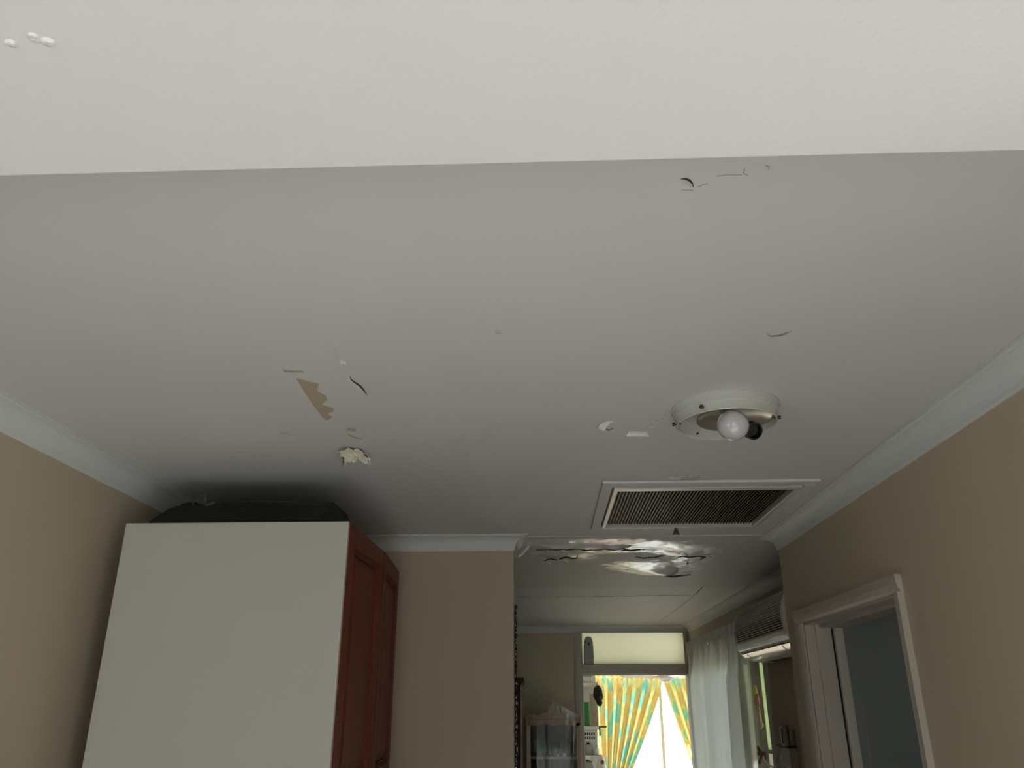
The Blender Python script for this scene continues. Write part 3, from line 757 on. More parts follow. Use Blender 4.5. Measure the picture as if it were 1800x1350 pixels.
# ------------------------------------------------------------------ tall cabinet
t = thing('pantry_cabinet', 'tall cabinet with white side panel and cherry-stained panelled doors', 'cabinet', (-0.82, 2.49, 0))
ox, oy = -0.82, 2.49
def BL(*bs): return B(*[(b[0] - ox, b[1] - ox, b[2] - oy, b[3] - oy, b[4], b[5]) for b in bs])
lab(obj('side_panel', BL((-1.113, -.5165, 2.070, 2.086, 0, 2.228)), M['laminate'], t, bevel=.0008), 'plain white laminate side panel')
obj('edge_strip', BL((-.5165, -.5145, 2.070, 2.086, 0, 2.228)), M['edge'], t)
obj('carcass', BL((-1.113, -.546, 2.086, 2.914, 0.1, 2.222)), M['laminate'], t)
obj('plinth', BL((-1.113, -.60, 2.10, 2.90, 0, .1)), M['darkwood'], t)
def cab_door(hy, length, ang, z0, z1, sgn, hx_=-.529):
    # door hinged at (x=-.530, hy), extends sgn*length in y, swung by ang
    mt = Matrix.Translation((hx_ - ox, hy - oy, 0)) @ Matrix.Rotation(ang, 4, 'Z')
    S_ = .052; T = .018
    def a(u): return sgn * u
    def bx(bm, u0, u1, x0_, x1_, za, zb): box(bm, x0_, x1_, min(a(u0), a(u1)), max(a(u0), a(u1)), za, zb, mt)
    bm = bmesh.new()
    bx(bm, 0, S_, 0, T, z0, z1); bx(bm, length - S_, length, 0, T, z0, z1)
    bx(bm, S_, length - S_, 0, T, z1 - S_, z1); bx(bm, S_, length - S_, 0, T, z0, z0 + S_)
    dr = obj('door', bm, M['cherry'], t)
    # moulding ring, recessed groove, raised field
    def ring(inset, wd, xa, xb, name, m_):
        bm = bmesh.new(); i0 = S_ + inset
        bx(bm, i0, i0 + wd, xa, xb, z0 + i0, z1 - i0); bx(bm, length - i0 - wd, length - i0, xa, xb, z0 + i0, z1 - i0)
        bx(bm, i0 + wd, length - i0 - wd, xa, xb, z1 - i0 - wd, z1 - i0); bx(bm, i0 + wd, length - i0 - wd, xa, xb, z0 + i0, z0 + i0 + wd)
        return obj(name, bm, m_, dr, bevel=.001)
    ring(0, .006, .004, T - .004, 'moulding', M['cherry'])
    ring(.006, .006, .003, T - .008, 'moulding', M['cherry'])
    # raised field with sloped edges
    bm = bmesh.new(); i0 = S_ + .012; i1 = i0 + .030
    lo, hi = [], []
    for (u, z) in ((i0, z0 + i0), (length - i0, z0 + i0), (length - i0, z1 - i0), (i0, z1 - i0)):
        lo.append(bm.verts.new(mt @ Vector((.004, a(u), z))))
    for (u, z) in ((i1, z0 + i1), (length - i1, z0 + i1), (length - i1, z1 - i1), (i1, z1 - i1)):
        hi.append(bm.verts.new(mt @ Vector((.014, a(u), z))))
    for k in range(4): bm.faces.new((lo[k], lo[(k + 1) % 4], hi[(k + 1) % 4], hi[k]))
    bm.faces.new(hi); bm.faces.new(lo)
    obj('panel', bm, M['cherry'], dr)
    return dr
for z0, z1 in ((1.552, 2.226), (.11, 1.548)):
    cab_door(2.091, .412, -math.radians(1.3), z0, z1, 1)
    cab_door(2.912, .396, math.radians(3.3), z0, z1, -1, -.5425)

# bag on top of the cabinet
t = thing('travel_bag', 'flat black bag with a grey buckled strap lying on the tall cabinet', 'bag', (-0.82, 2.36, 2.228))
bm = bmesh.new()
nU, nV = 26, 12
top, bot = [], []
for j in range(nV + 1):
    rt_, rb_ = [], []
    for i in range(nU + 1):
        u, v = i / nU * 2 - 1, j / nV * 2 - 1
        e_ = max(0, 1 - abs(u) ** 12) * max(0, 1 - abs(v) ** 10)
        zt = .012 + (.060 + .006 * math.cos(u * 2.3 + .3) + .008 * noise.noise(Vector((u * 3, v * 2, 2)))) * e_ ** .3
        if u > .80: zt += .020 * math.sin((u - .80) / .2 * PI * .9)
        sx_ = .252 * (1 - .35 * max(0, v + .3)); cx_ = -.10 * max(0, v + .3)
        rt_.append(bm.verts.new((cx_ + u * sx_, .11 + v * .36, zt + max(0, v) * .045 * e_)))  # unseen back raised and deepened to darken the ceiling above
        rb_.append(bm.verts.new((cx_ + u * sx_, .11 + v * .358, .001)))
    top.append(rt_); bot.append(rb_)
for j in range(nV):
    for i in range(nU):
        bm.faces.new((top[j][i], top[j][i + 1], top[j + 1][i + 1], top[j + 1][i]))
        bm.faces.new((bot[j][i], bot[j + 1][i], bot[j + 1][i + 1], bot[j][i + 1]))
for i in range(nU):
    bm.faces.new((top[0][i], bot[0][i], bot[0][i + 1], top[0][i + 1])); bm.faces.new((top[nV][i], top[nV][i + 1], bot[nV][i + 1], bot[nV][i]))
for j in range(nV):
    bm.faces.new((top[j][0], top[j + 1][0], bot[j + 1][0], bot[j][0])); bm.faces.new((top[j][nU], bot[j][nU], bot[j + 1][nU], top[j + 1][nU]))
obj('bag_body', bm, M['fabric_black'], t, smooth=True)
bm = bmesh.new()
tube(bm, [(-.13 + .34 * k / 12, -.16, .082 + .006 * math.sin(PI * k / 12)) for k in range(13)], .0016, 6)
obj('piping', bm, M['strap'], t, smooth=True)
bm = bmesh.new()
for k in range(9):
    u = k / 8
    vs = [bm.verts.new((-.205 + .06 * u, -.17 + s_, .076 + .008 * math.sin(PI * u))) for s_ in (-.012, .012)]
    if k: bm.faces.new((pv[0], pv[1], vs[1], vs[0]))
    pv = vs
o = obj('strap', bm, M['strap'], t, smooth=True); o.modifiers.new('thickness', 'SOLIDIFY').thickness = .002
bm = bmesh.new()
pts = [(-.018, 0), (-.010, .014), (.016, .016), (.020, .004), (.010, -.012), (-.014, -.012), (-.018, 0)]
tube(bm, [(-.148 + a_, -.19, .080 + b_ * 1.2) for a_, b_ in pts], .0026, 6)
obj('buckle', bm, M['strap'], t, smooth=True)
bm = bmesh.new()
prism(bm, [(-.128, .072), (-.100, .080), (-.098, .074), (-.124, .064)], 'y', -.20, -.196); obj('strap_end', bm, M['strap'], t)

# ------------------------------------------------------------------ air conditioner
t = thing('air_conditioner', 'wall-mounted split air conditioner with ribbed front high on the right wall', 'air conditioner', (XB, 4.04, 2.13))
AY0, AY1 = -.49, .49   # along the wall
# outline of the end: (x from wall (negative = into room), z)
def front(v):  # front surface x for a height 0..1 (0 bottom, 1 top)
    return 0
endp = [(0, .138), (-.12, .134), (-.150, .120), (-.172, .098), (-.190, .062), (-.198, .025), (-.199, -.010), (-.195, -.040), (-.189, -.062), (-.180, -.086), (-.166, -.106), (-.145, -.124), (-.115, -.136), (-.07, -.144), (0, -.146)]
bm = bmesh.new(); prism(bm, [(x * .94, z * .97) for x, z in endp], 'y', AY0 + .02, AY1 - .02); obj('housing', bm, M['ac_dark'], t, smooth=True)
for a0, a1 in ((AY0, AY0 + .045), (AY1 - .022, AY1)):
    bm = bmesh.new(); prism(bm, endp, 'y', a0, a1); obj('end_cap', bm, M['ac'], t, smooth=True, bevel=.003)
# arc length sampling of the front
def arc(f):  # f 0 = top front, 1 = bottom
    P_ = endp[1:-1]; 
    ls = [0]
    for a_, b_ in zip(P_, P_[1:]): ls.append(ls[-1] + math.hypot(b_[0] - a_[0], b_[1] - a_[1]))
    s_ = f * ls[-1]
    for i in range(len(P_) - 1):
        if s_ <= ls[i + 1] + 1e-9:
            k = (s_ - ls[i]) / (ls[i + 1] - ls[i])
            x = P_[i][0] + (P_[i + 1][0] - P_[i][0]) * k; z = P_[i][1] + (P_[i + 1][1] - P_[i][1]) * k
            dx, dz = P_[i + 1][0] - P_[i][0], P_[i + 1][1] - P_[i][1]; l = math.hypot(dx, dz)
            return x, z, dx / l, dz / l
    return P_[-1][0], P_[-1][1], -1, 0
def fz(z):   # arc fraction at which the front passes height z
    lo, hi = 0.0, 1.0
    for _ in range(40):
        md = (lo + hi) / 2
        if arc(md)[1] > z: lo = md
        else: hi = md
    return lo
for k in range(22):
    f_ = .02 + (fz(-.050) - .02) * k / 21
    x, z, dx, dz = arc(f_)
    nx, nz_ = dz, -dx   # outward
    if nx > 0: nx, nz_ = -nx, -nz_
    bm = bmesh.new()
    w_ = .0023; o0, o1 = -.010, .001
    pr = [(x + dx * w_ + nx * o0, z + dz * w_ + nz_ * o0), (x - dx * w_ + nx * o0, z - dz * w_ + nz_ * o0), (x - dx * w_ * .6 + nx * o1, z - dz * w_ * .6 + nz_ * o1), (x + dx * w_ * .6 + nx * o1, z + dz * w_ * .6 + nz_ * o1)]
    prism(bm, pr, 'y', AY0 + .045, AY1 - .022)
    obj('rib', bm, M['ac'], t)
def band(f0, f1, m_, nm, off=.002, n_=8, y0=AY0 + .022, y1=AY1 - .022, parent=t):
    bm = bmesh.new(); o_, i_ = [], []
    for k in range(n_ + 1):
        x, z, dx, dz = arc(f0 + (f1 - f0) * k / n_)
        nx, nz_ = dz, -dx
        if nx > 0: nx, nz_ = -nx, -nz_
        if k > n_ - 1 and f1 > .9: nx, nz_ = 0, -1
        o_.append((x + nx * off, z + nz_ * off)); i_.append((x - nx * .012, z - nz_ * .012))
    prism(bm, o_ + i_[::-1], 'y', y0, y1)
    return obj(nm, bm, m_, parent, smooth=True)
band(fz(-.054), fz(-.070), M['ac'], 'lower_fascia')
lab(band(fz(-.071), fz(-.092), M['ac_gloss'], 'lower_fascia'), 'glossy white strip above the outlet')
lab(band(fz(-.0925), fz(-.105), M['black'], 'air_outlet', -.004), 'black outlet slot')
lab(band(fz(-.1055), fz(-.134), M['ac_gloss'], 'louvre_flap', .002), 'glossy louvre flap')
for y in (-.30, .36):
    band(fz(-.108), fz(-.125), M['white_plastic'], 'flap_clip', .004, 5, y, y + .008)
band(fz(-.1345), .995, M['ac'], 'bottom_tray', .001)

# ------------------------------------------------------------------ curtains
def cloth(name, P, nu, nv, m_, parent=None, uvw=1.0, uvh=1.0):
    bm = bmesh.new(); uvl = bm.loops.layers.uv.new('UVMap'); g_ = []
    for j in range(nv + 1):
        g_.append([bm.verts.new(P(i / nu, j / nv)) for i in range(nu + 1)])
    for j in range(nv):
        for i in range(nu):
            f_ = bm.faces.new((g_[j][i], g_[j][i + 1], g_[j + 1][i + 1], g_[j + 1][i]))
            for lp, (a_, b_) in zip(f_.loops, ((i, j), (i + 1, j), (i + 1, j + 1), (i, j + 1))):
                lp[uvl].uv = (a_ / nu * uvw, b_ / nv * uvh)
    KEEP.append(bm)
    return obj(name, bm, m_, parent, smooth=True)
# sheer curtain on the right wall; v=0 top
t = thing('sheer_curtain', 'white sheer curtain gathered on a rod over the side window', 'curtain', (1.13, 5.8, 0))
ZT, ZR = 2.238, 2.168
def sheerP(u, v):
    z = ZT - v * (ZT - .25)
    y0_, y1_ = 4.72, 6.74
    spread = 1 - .09 * min(1, max(0, (ZR - z)) / .9)
    yc = 5.75
    y = yc + (y0_ + (y1_ - y0_) * u - yc) * spread
    if z > ZR - .03: y += .004 * math.sin(u * 260)
    d = max(0.0, min(1, (ZR - z) / .25))
    x = .046 * d * math.sin(u * 2 * PI * 8 + 1.3 * math.sin(u * 9)) + .014 * d * math.sin(u * 2 * PI * 3 + z)
    x *= min(1, .12 + u * 6)
    x += .004 * math.sin(u * 2 * PI * 42) * (1 - .6 * d)
    if z > ZR: x += .006 * math.sin(u * 2 * PI * 55 + 1) * (z - ZR) / .07
    x -= .012 * math.exp(-((z - ZR) / .012) ** 2)
    return (x, y - 5.8, z)
cloth('curtain_cloth', sheerP, 420, 70, M['sheer'], t)
r_ = thing('curtain_rod', 'thin metal rod with round finial carrying the white curtain', 'curtain rod', (1.135, 5.7, ZR))
bm = bmesh.new(); tube(bm, [(0, -.99, 0), (0, .985, 0)], .006, 10); obj('rod', bm, M['rod'], r_, smooth=True)
bm = bmesh.new(); ellipsoid(bm, (0, .995, 0), (.016, .016, .016), 14); obj('finial', bm, M['rod'], r_, smooth=True)
for y in (-.975, .07, .955):
    bm = B((.0, .075, y - .006, y + .006, -.006, .006), (.068, .075, y - .015, y + .015, -.03, .03)); obj('bracket', bm, M['rod'], r_)
bm = bmesh.new(); tube(bm, [(-.020, .07, .0), (-.026, .07, .0)], .010, 12); obj('bracket_cap', bm, M['rod'], r_, smooth=True)
# chain of the curtain
bm = bmesh.new()
for k in range(6): ellipsoid(bm, (1.150, 4.705, 2.10 - k * .02), (.005, .005, .006), 6)
o = obj('bead_chain', bm, M['white_plastic']); o['kind'] = 'stuff'; tag(o, 'short thin white bead chain hanging at the near edge of the white curtain', 'chain')

# sunroom printed curtains
CY = 9.86
def printP(xl, xr, tie, folds, ph):
    def P(u, v):
        z = 2.100 - v * (2.100 - .70)
        # side edges pulled to the tie at z ~ .95
        tt = max(0, min(1, (2.04 - z) / 1.09)); k = tt ** 1.12
        xa = lerp(xl[0], xl[1], k); xb = lerp(xr[0], xr[1], k)
        x = lerp(xa, xb, u)
        amp = .070 if z < 2.02 else .030
        d = min(1, max(.25, (2.04 - z) / .12))
        s_ = math.sin(u * 2 * PI * folds + ph); s_ = math.copysign(abs(s_) ** .6, s_)
        y = amp * d * (s_ + .35 * math.sin(u * 2 * PI * folds * 2.1 + 1.1)) 
        x += -.020 * math.sin(2 * (u * 2 * PI * folds + ph)) * d * (1 - .5 * k)
        if z > 2.045: y += .012 * math.sin(u * 2 * PI * folds * 2)
        y -= 0.02 * math.exp(-((z - 2.045) / .012) ** 2)
        return (x, y, z)
    return P
t = thing('printed_curtain', 'yellow and aqua floral curtain at the left of the sunroom window, tied back', 'curtain', (0, CY, 0), group='printed sunroom curtains')
cloth('curtain_cloth', printP((0.555, 0.62), (1.345, 0.86), .95, 7, .4), 300, 60, M['print'], t, 1.9, 1.4)
t2 = thing('printed_curtain', 'yellow and aqua floral curtain at the right of the sunroom window', 'curtain', (0, CY, 0), group='printed sunroom curtains')
cloth('curtain_cloth', printP((1.345, 1.68), (2.15, 2.12), .95, 7, 2.4), 300, 60, M['print'], t2, 1.9, 1.4)
o = obj('curtain_track', B((0.45, 2.28, CY - .005, CY + .02, 2.098, 2.112)), M['white_plastic']); tag(o, 'white track above the yellow and aqua curtains', 'curtain track')

# ceiling fan in the sunroom
t = thing('ceiling_fan', 'white ceiling fan in the sunroom in front of the printed curtains', 'fan', (1.215, 8.6, H))
bm = bmesh.new(); lathe(bm, [(.05, 0), (.05, -.02), (.015, -.04), (.012, -.05), (.012, -.29), (.03, -.30)], n=24); obj('downrod', bm, M['fan'], t, smooth=True)
bm = bmesh.new(); lathe(bm, [(.03, -.30), (.075, -.315), (.085, -.34), (.08, -.375), (.05, -.395), (.045, -.41), (.0001, -.415)], n=32); obj('motor', bm, M['fan'], t, smooth=True)
for k, a in enumerate((.25, .25 + PI / 2, .25 + PI, .25 + 3 * PI / 2)):
    mt = Matrix.Rotation(a, 4, 'Z') @ Matrix.Translation((0, 0, -.362)) @ Matrix.Rotation(math.radians(-9), 4, 'X')
    bm = bmesh.new()
    prism(bm, [(.07, -.02), (.12, -.025), (.16, -.05), (.44, -.062), (.47, -.05), (.47, .05), (.44, .062), (.16, .05), (.12, .025), (.07, .02)], 'z', -.004, .004, mt)
    obj('blade', bm, M['fan'], t, bevel=.001)

# ------------------------------------------------------------------ sunroom shelves and what stands on them
t = thing('shelf_unit', 'open wall shelf unit with brown boards beyond the doorway', 'shelf', (0.22, 8.55, 0))
for z in (1.98, 1.585, 1.33, 1.0, .5):
    obj('shelf_board', B((-.30, .285, -.15, .15, z - .018, z)), M['board'], t)
    obj('edge_rail', B((-.30, .285, -.156, -.150, z - .035, z - .002)), M['white_plastic'], t)
obj('back_board', B((-.30, .285, .15, .158, 0, 2.1)), M['sunroom_wall'], t)
obj('upright', B((-.32, -.30, -.15, .15, 0, 2.1)), M['board'], t)
obj('bracket', B((.286, .300, -.150, -.140, 1.50, 1.585), (.300, .36, -.150, -.140, 1.572, 1.585)), M['black'], t)
def jar(name, lbl, cat, c, prof, m_, lid=None, **k):
    q = thing(name, lbl, cat, c)
    bm = bmesh.new(); lathe(bm, prof, n=24); obj('body', bm, m_, q, smooth=True)
    if lid: bm = bmesh.new(); lathe(bm, lid[0], n=24); obj('lid', bm, lid[1], q, smooth=True)
    return q
q = thing('storage_box', 'white box with dark lid line on the top sunroom shelf', 'box', (0.42, 8.50, 1.98))
obj('body', B((-.07, .035, -.07, .07, 0, .055)), M['white_plastic'], q, bevel=.004); obj('lid', B((-.072, .037, -.072, .072, .055, .068)), M['grey_plastic'], q, bevel=.002)
q = thing('plastic_tub', 'tall bright green plastic tub on the middle sunroom shelf', 'tub', (0.385, 8.47, 1.585))
bm = bmesh.new()
prism(bm, [(-.030, -.04), (.034, -.04), (.034, .04), (-.030, .04)], 'z', .002, .21); obj('body', bm, M['green'], q, bevel=.006)
obj('rim', B((-.033, .037, -.043, .043, .205, .214)), M['green'], q, bevel=.003)
q = thing('picture_frame', 'small white framed beige picture beside the green tub', 'picture', (0.468, 8.50, 1.585))
obj('frame', B((-.042, .042, -.006, .006, 0, .30)), M['white_plastic'], q, bevel=.003)
obj('print', B((-.032, .032, -.008, -.006, .012, .286)), mat('beige_picture', (.45, .40, .28), .5, var=.5, vscale=14), q)
# black cap hanging from the top shelf end
q = thing('cap', 'black knitted cap hanging from the upper shelf beside the curtain', 'cap', (0.505, 8.36, 1.86))
bm = bmesh.new(); ellipsoid(bm, (0, 0, .01), (.047, .035, .078), 24, .22, 5)
ellipsoid(bm, (.012, 0, -.065), (.028, .022, .034), 14, .3, 8); obj('crown', bm, M['fabric_black'], q, smooth=True)
bm = bmesh.new(); tube(bm, [(0, 0, .08), (-.004, .0, .10), (0, .01, .125)], .003, 6); obj('loop', bm, M['fabric_black'], q)
# basket
q = thing('basket', 'white slotted plastic basket hanging under the middle shelf', 'basket', (0.42, 8.47, 1.455))
bars = [(-.08, .05, -.06, -.055, 0, .012), (-.08, .05, -.06, -.055, .038, .048), (-.08, .05, -.06, -.055, .074, .090)]
for k in range(7): bars.append((-.08 + .0205 * k, -.073 + .0205 * k, -.06, -.055, .012, .074))
obj('front_grid', B(*bars), M['white_plastic'], q)
obj('liner', B((-.078, .048, -.054, .06, .002, .086)), M['black'], q)
jar('kettle', 'grey metal pot with white handle on the lower sunroom shelf', 'pot', (0.40, 8.47, 1.33), [(.045, 0), (.052, .02), (.052, .07), (.04, .09), (.0001, .095)], M['grey_plastic'], ([(.012, .09), (.016, .105), (.0001, .112)], M['black']))
bm = bmesh.new(); tube(bm, [(.34 + .03 * math.cos(a), 8.44, 1.375 + .035 * math.sin(a)) for a in [k * PI / 6 for k in range(13)]], .006, 8)
o = obj('ring_ornament', bm, M['white_plastic'], smooth=True); tag(o, 'white ring-shaped ornament leaning beside the grey pot', 'ornament')
jar('jug', 'small white china jug at the shelf edge beside the grey pot', 'jug', (0.475, 8.44, 1.33), [(.020, 0), (.030, .02), (.026, .05), (.018, .065), (.022, .08), (.0001, .078)], M['cup'])
q = thing('figurine', 'white and red china figurine on the lowest visible shelf', 'figurine', (0.515, 8.42, 1.0))
bm = bmesh.new(); ellipsoid(bm, (0, 0, .16), (.05, .04, .16), 16, .15, 3); ellipsoid(bm, (0, 0, .30), (.03, .03, .035), 14); obj('body', bm, M['cup'], q, smooth=True)
bm = bmesh.new(); ellipsoid(bm, (.01, -.03, .27), (.02, .02, .02), 10, .3, 4); obj('scarf', bm, M['redbrown'], q, smooth=True)
jar('bowl', 'dark grey lidded bowl on the lowest visible shelf', 'bowl', (0.39, 8.46, 1.0), [(.03, 0), (.06, .08), (.065, .22), (.05, .27), (.0001, .29)], M['grey_plastic'])

# ------------------------------------------------------------------ display hutch against the far wall
hx, hy = 0.05, 6.80
t = thing('display_hutch', 'brown timber display hutch with scalloped crest beside the far doorway', 'hutch', (hx, hy, 0))
x0_, x1_, yf, yb = -.202, .205, -.25, .20
obj('side', B((x0_, x0_ + .02, yf, yb, 0, 1.70)), M['pine'], t); obj('side', B((x1_ - .02, x1_, yf, yb, 0, 1.70)), M['pine'], t)
obj('back', B((x0_, x1_, yb, yb + .01, 0, 1.70)), M['darkwood'], t)
obj('top', B((x0_ - .01, x1_ + .01, yf - .01, yb + .01, 1.685, 1.705)), M['pine'], t, bevel=.003)
obj('base', B((x0_ + .02, x1_ - .02, yf, yb, 0, .80)), M['pine'], t)
for z in (1.13, 1.40): obj('shelf', B((x0_ + .02, x1_ - .02, yf + .03, yb, z, z + .016)), M['pine'], t)
# crest with a domed centre, shoulders and ears
cp = [(x0_, 1.700)]
N = 60
for i in range(N + 1):
    u = i / N * 2 - 1
    z = 1.705
    au = abs(u)
    if au < .20: z = 1.728 + .044 * math.sqrt(max(0, 1 - (au / .20) ** 2))
    elif au < .50: z = 1.728 - .020 * ((au - .2) / .3)
    elif au < .62: z = 1.706
    else: z = 1.704 + .012 * math.sin((au - .62) / .38 * PI)
    cp.append((lerp(x0_, x1_, i / N), z))
cp.append((x1_, 1.700))
bm = bmesh.new(); prism(bm, cp, 'y', yf - .02, yf); obj('crest', bm, M['pine'], t)
# apron above the doors with scalloped lower edge
ap = [(x0_, 1.70), (x1_, 1.70)]
for i in range(N, -1, -1):
    u = i / N * 2 - 1; ap.append((lerp(x0_ , x1_, i / N), 1.648 - .018 * abs(math.cos(u * PI * 1.5)) - .010 * (1 if abs(u) > .82 else 0)))
bm = bmesh.new(); prism(bm, ap, 'y', yf - .018, yf - .002); obj('apron', bm, M['pine'], t)
obj('cornice_moulding', B((x0_ - .008, x1_ + .008, yf - .026, yf - .018, 1.672, 1.684)), M['pine'], t, bevel=.003)
obj('stile', B((x0_, x0_ + .030, yf - .018, yf, .82, 1.65)), mat('pale_edge_timber', (.55, .43, .30), .5), t, bevel=.002)
obj('stile', B((x1_ - .035, x1_, yf - .018, yf, .82, 1.65)), M['pine'], t, bevel=.002)
obj('rail', B((x0_ + .03, x1_ - .035, yf - .018, yf, .82, .87)), M['pine'], t)
obj('glass', B((x0_ + .03, x1_ - .035, yf - .010, yf - .007, .87, 1.66)), M['cabinet_glass'], t)
def in_hutch(name, lbl, cat, c, prof, m_): return jar(name, lbl, cat, (hx + c[0], hy + c[1], c[2]), prof, m_)
in_hutch('vase', 'dark green glazed vase inside the hutch at the left', 'vase', (-.09, -.10, 1.416), [(.03, 0), (.042, .03), (.045, .08), (.03, .12), (.022, .14), (.028, .15), (.0001, .148)], M['greenglaze'])
in_hutch('vase', 'squat green vase inside the hutch next to the tall one', 'vase', (.0, -.10, 1.416), [(.025, 0), (.04, .04), (.03, .09), (.02, .10), (.0001, .10)], M['greenglaze'])
in_hutch('jar', 'dark blue glazed jar inside the hutch at the right', 'jar', (.085, -.10, 1.416), [(.03, 0), (.036, .02), (.036, .10), (.02, .12), (.0001, .125)], M['blueglass'])
in_hutch('cup', 'small white cup on the hutch shelf in front of the blue jar', 'cup', (.080, -.185, 1.416), [(.010, 0), (.015, .015), (.014, .022), (.0001, .012)], M['cup'])
in_hutch('cup', 'small white cup on the hutch shelf near the centre', 'cup', (.035, -.185, 1.416), [(.008, 0), (.012, .012), (.011, .018), (.0001, .010)], M['cup'])

# dark wardrobe mostly hidden behind the middle wall
wx, wy = -.50, 5.75
t = thing('wardrobe', 'dark brown wardrobe with moulded top edge partly hidden by the middle wall', 'wardrobe', (wx, wy, 0))
obj('body', B((-.38, .335, -.24, .24, 0, 1.895)), M['darkwood'], t)
bm = bmesh.new(); prism(bm, [(-.38, 1.885), (.335, 1.885), (.340, 1.90), (.357, 1.918), (.357, 1.940), (-.40, 1.940), (-.40, 1.918)], 'y', -.26, .26); obj('top_moulding', bm, M['darkwood'], t)
obj('door', B((-.36, -.02, -.256, -.242, .1, 1.86)), M['darkwood'], t, bevel=.003); obj('door', B((-.01, .325, -.256, -.242, .1, 1.86)), M['darkwood'], t, bevel=.003)

# plastic dust sheet from the wardrobe top down over the hutch
def sheetP(u, v):
    # top edge runs from wardrobe corner to hutch right shoulder, the film falls below it
    a = Vector((-0.150, 5.53, 1.952)); b_ = Vector((0.215, 6.508, 1.722))
    p = a.lerp(b_, u); p.z -= .035 * math.sin(PI * u) * 0.6
    w_ = .45 + .3 * u
    # radiating folds
    q = Vector((lerp(-0.165, 0.225, u), 6.505 - .03 * (1 - v), lerp(p.z - .16, 1.10, min(1, u * 3.0))))
    k = v
    r = p.lerp(Vector((q.x, q.y, lerp(p.z, q.z, k))), min(1, k * 2.2))
    r.z = lerp(p.z, q.z, k)
    f_ = math.sin(u * 46 + 6 * v + 2 * math.sin(u * 9)) * .5 + .5 * math.sin(u * 23 - 3 * v)
    r.y -= .014 + .014 * f_ * min(1, v * 3); r.x += .008 * math.cos(u * 40 + v * 5) * v
    if v < .06: r.z += .004 * math.sin(u * 60)
    return r
o = cloth('dust_sheet', sheetP, 130, 60, M['film']); tag(o, 'clear creased plastic sheet draped from the wardrobe over the hutch', 'plastic sheet')

# ------------------------------------------------------------------ small things
# beads hanging at the end of the middle wall
bm = bmesh.new(); z = 2.145; k = 0
while z > .6:
    hgt = random.uniform(.008, .022)
    ellipsoid(bm, (-0.1155 + random.uniform(-.0015, .0015), YQ - .012, z - hgt / 2), (.0052 + random.uniform(0, .002), .005, hgt * .55), 8, .3, k); z -= hgt; k += 1
o = obj('bead_strand', bm, M['bead'], smooth=True); o['kind'] = 'stuff'
tag(o, 'strand of dark shiny beads hanging down the end of the middle wall', 'bead strand')

# air freshener on the transom
t = thing('air_freshener', 'grey upright air freshener dispenser at the left end of the transom pane', 'air freshener', (0.365, YF + .028, 2.092))
bm = bmesh.new()
pr = [(-.040, 0), (.038, 0), (.041, .05), (.039, .13), (.034, .19), (.026, .212), (.012, .221), (-.012, .221), (-.026, .212), (-.034, .19), (-.040, .13), (-.042, .05)]
prism(bm, pr, 'y', -.055, -.001); obj('case', bm, M['grey_plastic'], t, bevel=.008)
obj('nozzle', B((-.006, .006, -.060, -.054, .150, .172)), M['black'], t)
obj('base_seam', B((-.036, .036, -.058, -.055, .030, .033)), M['ac'], t)

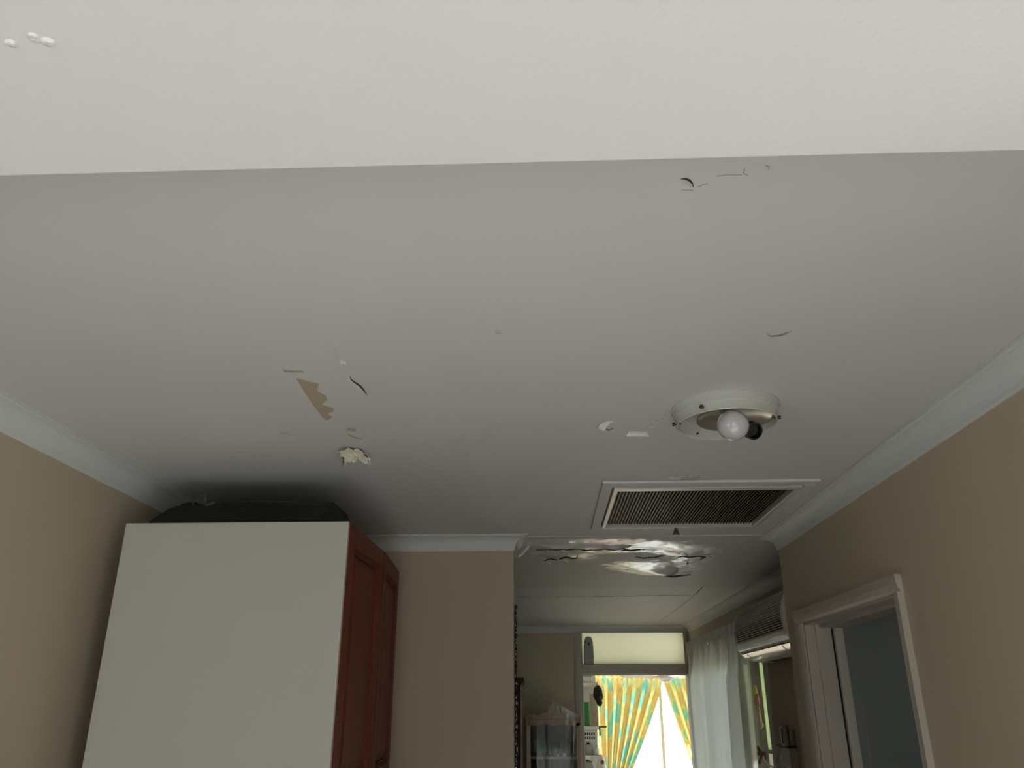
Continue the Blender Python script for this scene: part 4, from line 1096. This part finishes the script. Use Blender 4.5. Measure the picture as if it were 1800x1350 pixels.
# wall phone over a beige box
t = thing('wall_phone', 'brown handset phone mounted on the right wall above a beige box', 'phone', (XB, 4.39, 1.632))
obj('base', B((-.028, 0, -.10, .095, -.040, .035)), M['phone'], t, bevel=.006)
obj('handset', B((-.052, -.028, -.095, -.015, -.042, .052)), M['phone'], t, bevel=.008)
obj('slot', B((-.055, -.051, -.060, -.045, -.030, .040)), M['black'], t)
obj('dial', B((-.032, -.027, .025, .055, -.020, .022)), M['black'], t, bevel=.002)
obj('cradle', B((-.048, 0, -.10, .095, -.046, -.040)), M['black'], t)
t = thing('junction_box', 'plain beige box on the right wall below the phone', 'box', (XB, 4.37, 1.545))
obj('case', B((-.045, 0, -.105, .095, -.048, .038)), M['phone_box'], t, bevel=.004)
obj('latch', B((-.048, -.045, .05, .056, -.02, .0)), M['white_plastic'], t)
bm = bmesh.new(); tube(bm, [(XB - .01, 4.93, 1.515), (XB - .04, 4.80, 1.505), (XB - .05, 4.68, 1.485), (XB - .03, 4.56, 1.470), (XB - .012, 4.49, 1.455)], .004, 6)
o = obj('cord', bm, M['white_plastic'], smooth=True); tag(o, 'white cord running from the red-brown hook to the beige box', 'cord')
t = thing('wall_hook', 'red-brown branching hook beside the window under the green blind', 'hook', (XB, 4.93, 1.515))
bm = bmesh.new()
for a in (0.3, 1.5, 2.7, 4.3, 5.2): tube(bm, [(-.015, 0, 0), (-.03, .035 * math.cos(a), .035 * math.sin(a)), (-.035, .055 * math.cos(a), .05 * math.sin(a))], [.010, .008, .003], 8)
obj('prongs', bm, M['redbrown'], t, smooth=True)
obj('plate', B((-.014, 0, -.02, .02, -.02, .02)), M['redbrown'], t, bevel=.004)

# paper flowers on the window frame
t = thing('paper_flower', 'pink paper flower with yellow tips hanging on the window frame, upper one', 'flower', (XB - .012, 4.90, 1.83), group='paper flowers on the window frame')
bm = bmesh.new(); ellipsoid(bm, (-.008, -.01, -.03), (.012, .035, .038), 12, .4, 2); obj('petals', bm, M['pink'], t, smooth=True)
bm = bmesh.new()
for s_ in (-1, 1): tube(bm, [(-.01, .0, -.005), (-.012, s_ * .020, .022), (-.010, s_ * .016 - .004, .050)], [.010, .009, .003], 8)
obj('tips', bm, M['yellow'], t, smooth=True)
bm = bmesh.new(); tube(bm, [(-.006, -.02, -.05), (-.006, -.035, -.09)], .004, 6); obj('stem', bm, M['pinkpale'], t)
t = thing('paper_flower', 'pale pink paper flower hanging on the window frame, lower one', 'flower', (XB - .012, 4.88, 1.695), group='paper flowers on the window frame')
bm = bmesh.new(); ellipsoid(bm, (-.008, .0, .0), (.010, .022, .048), 12, .3, 6); ellipsoid(bm, (-.008, -.03, -.022), (.009, .022, .016), 10, .3, 7); obj('petals', bm, M['pinkpale'], t, smooth=True)
bm = bmesh.new(); tube(bm, [(-.006, -.01, -.04), (-.006, .0, -.09), (-.004, .01, -.15)], .003, 6); obj('stem', bm, M['green_stem'], t)
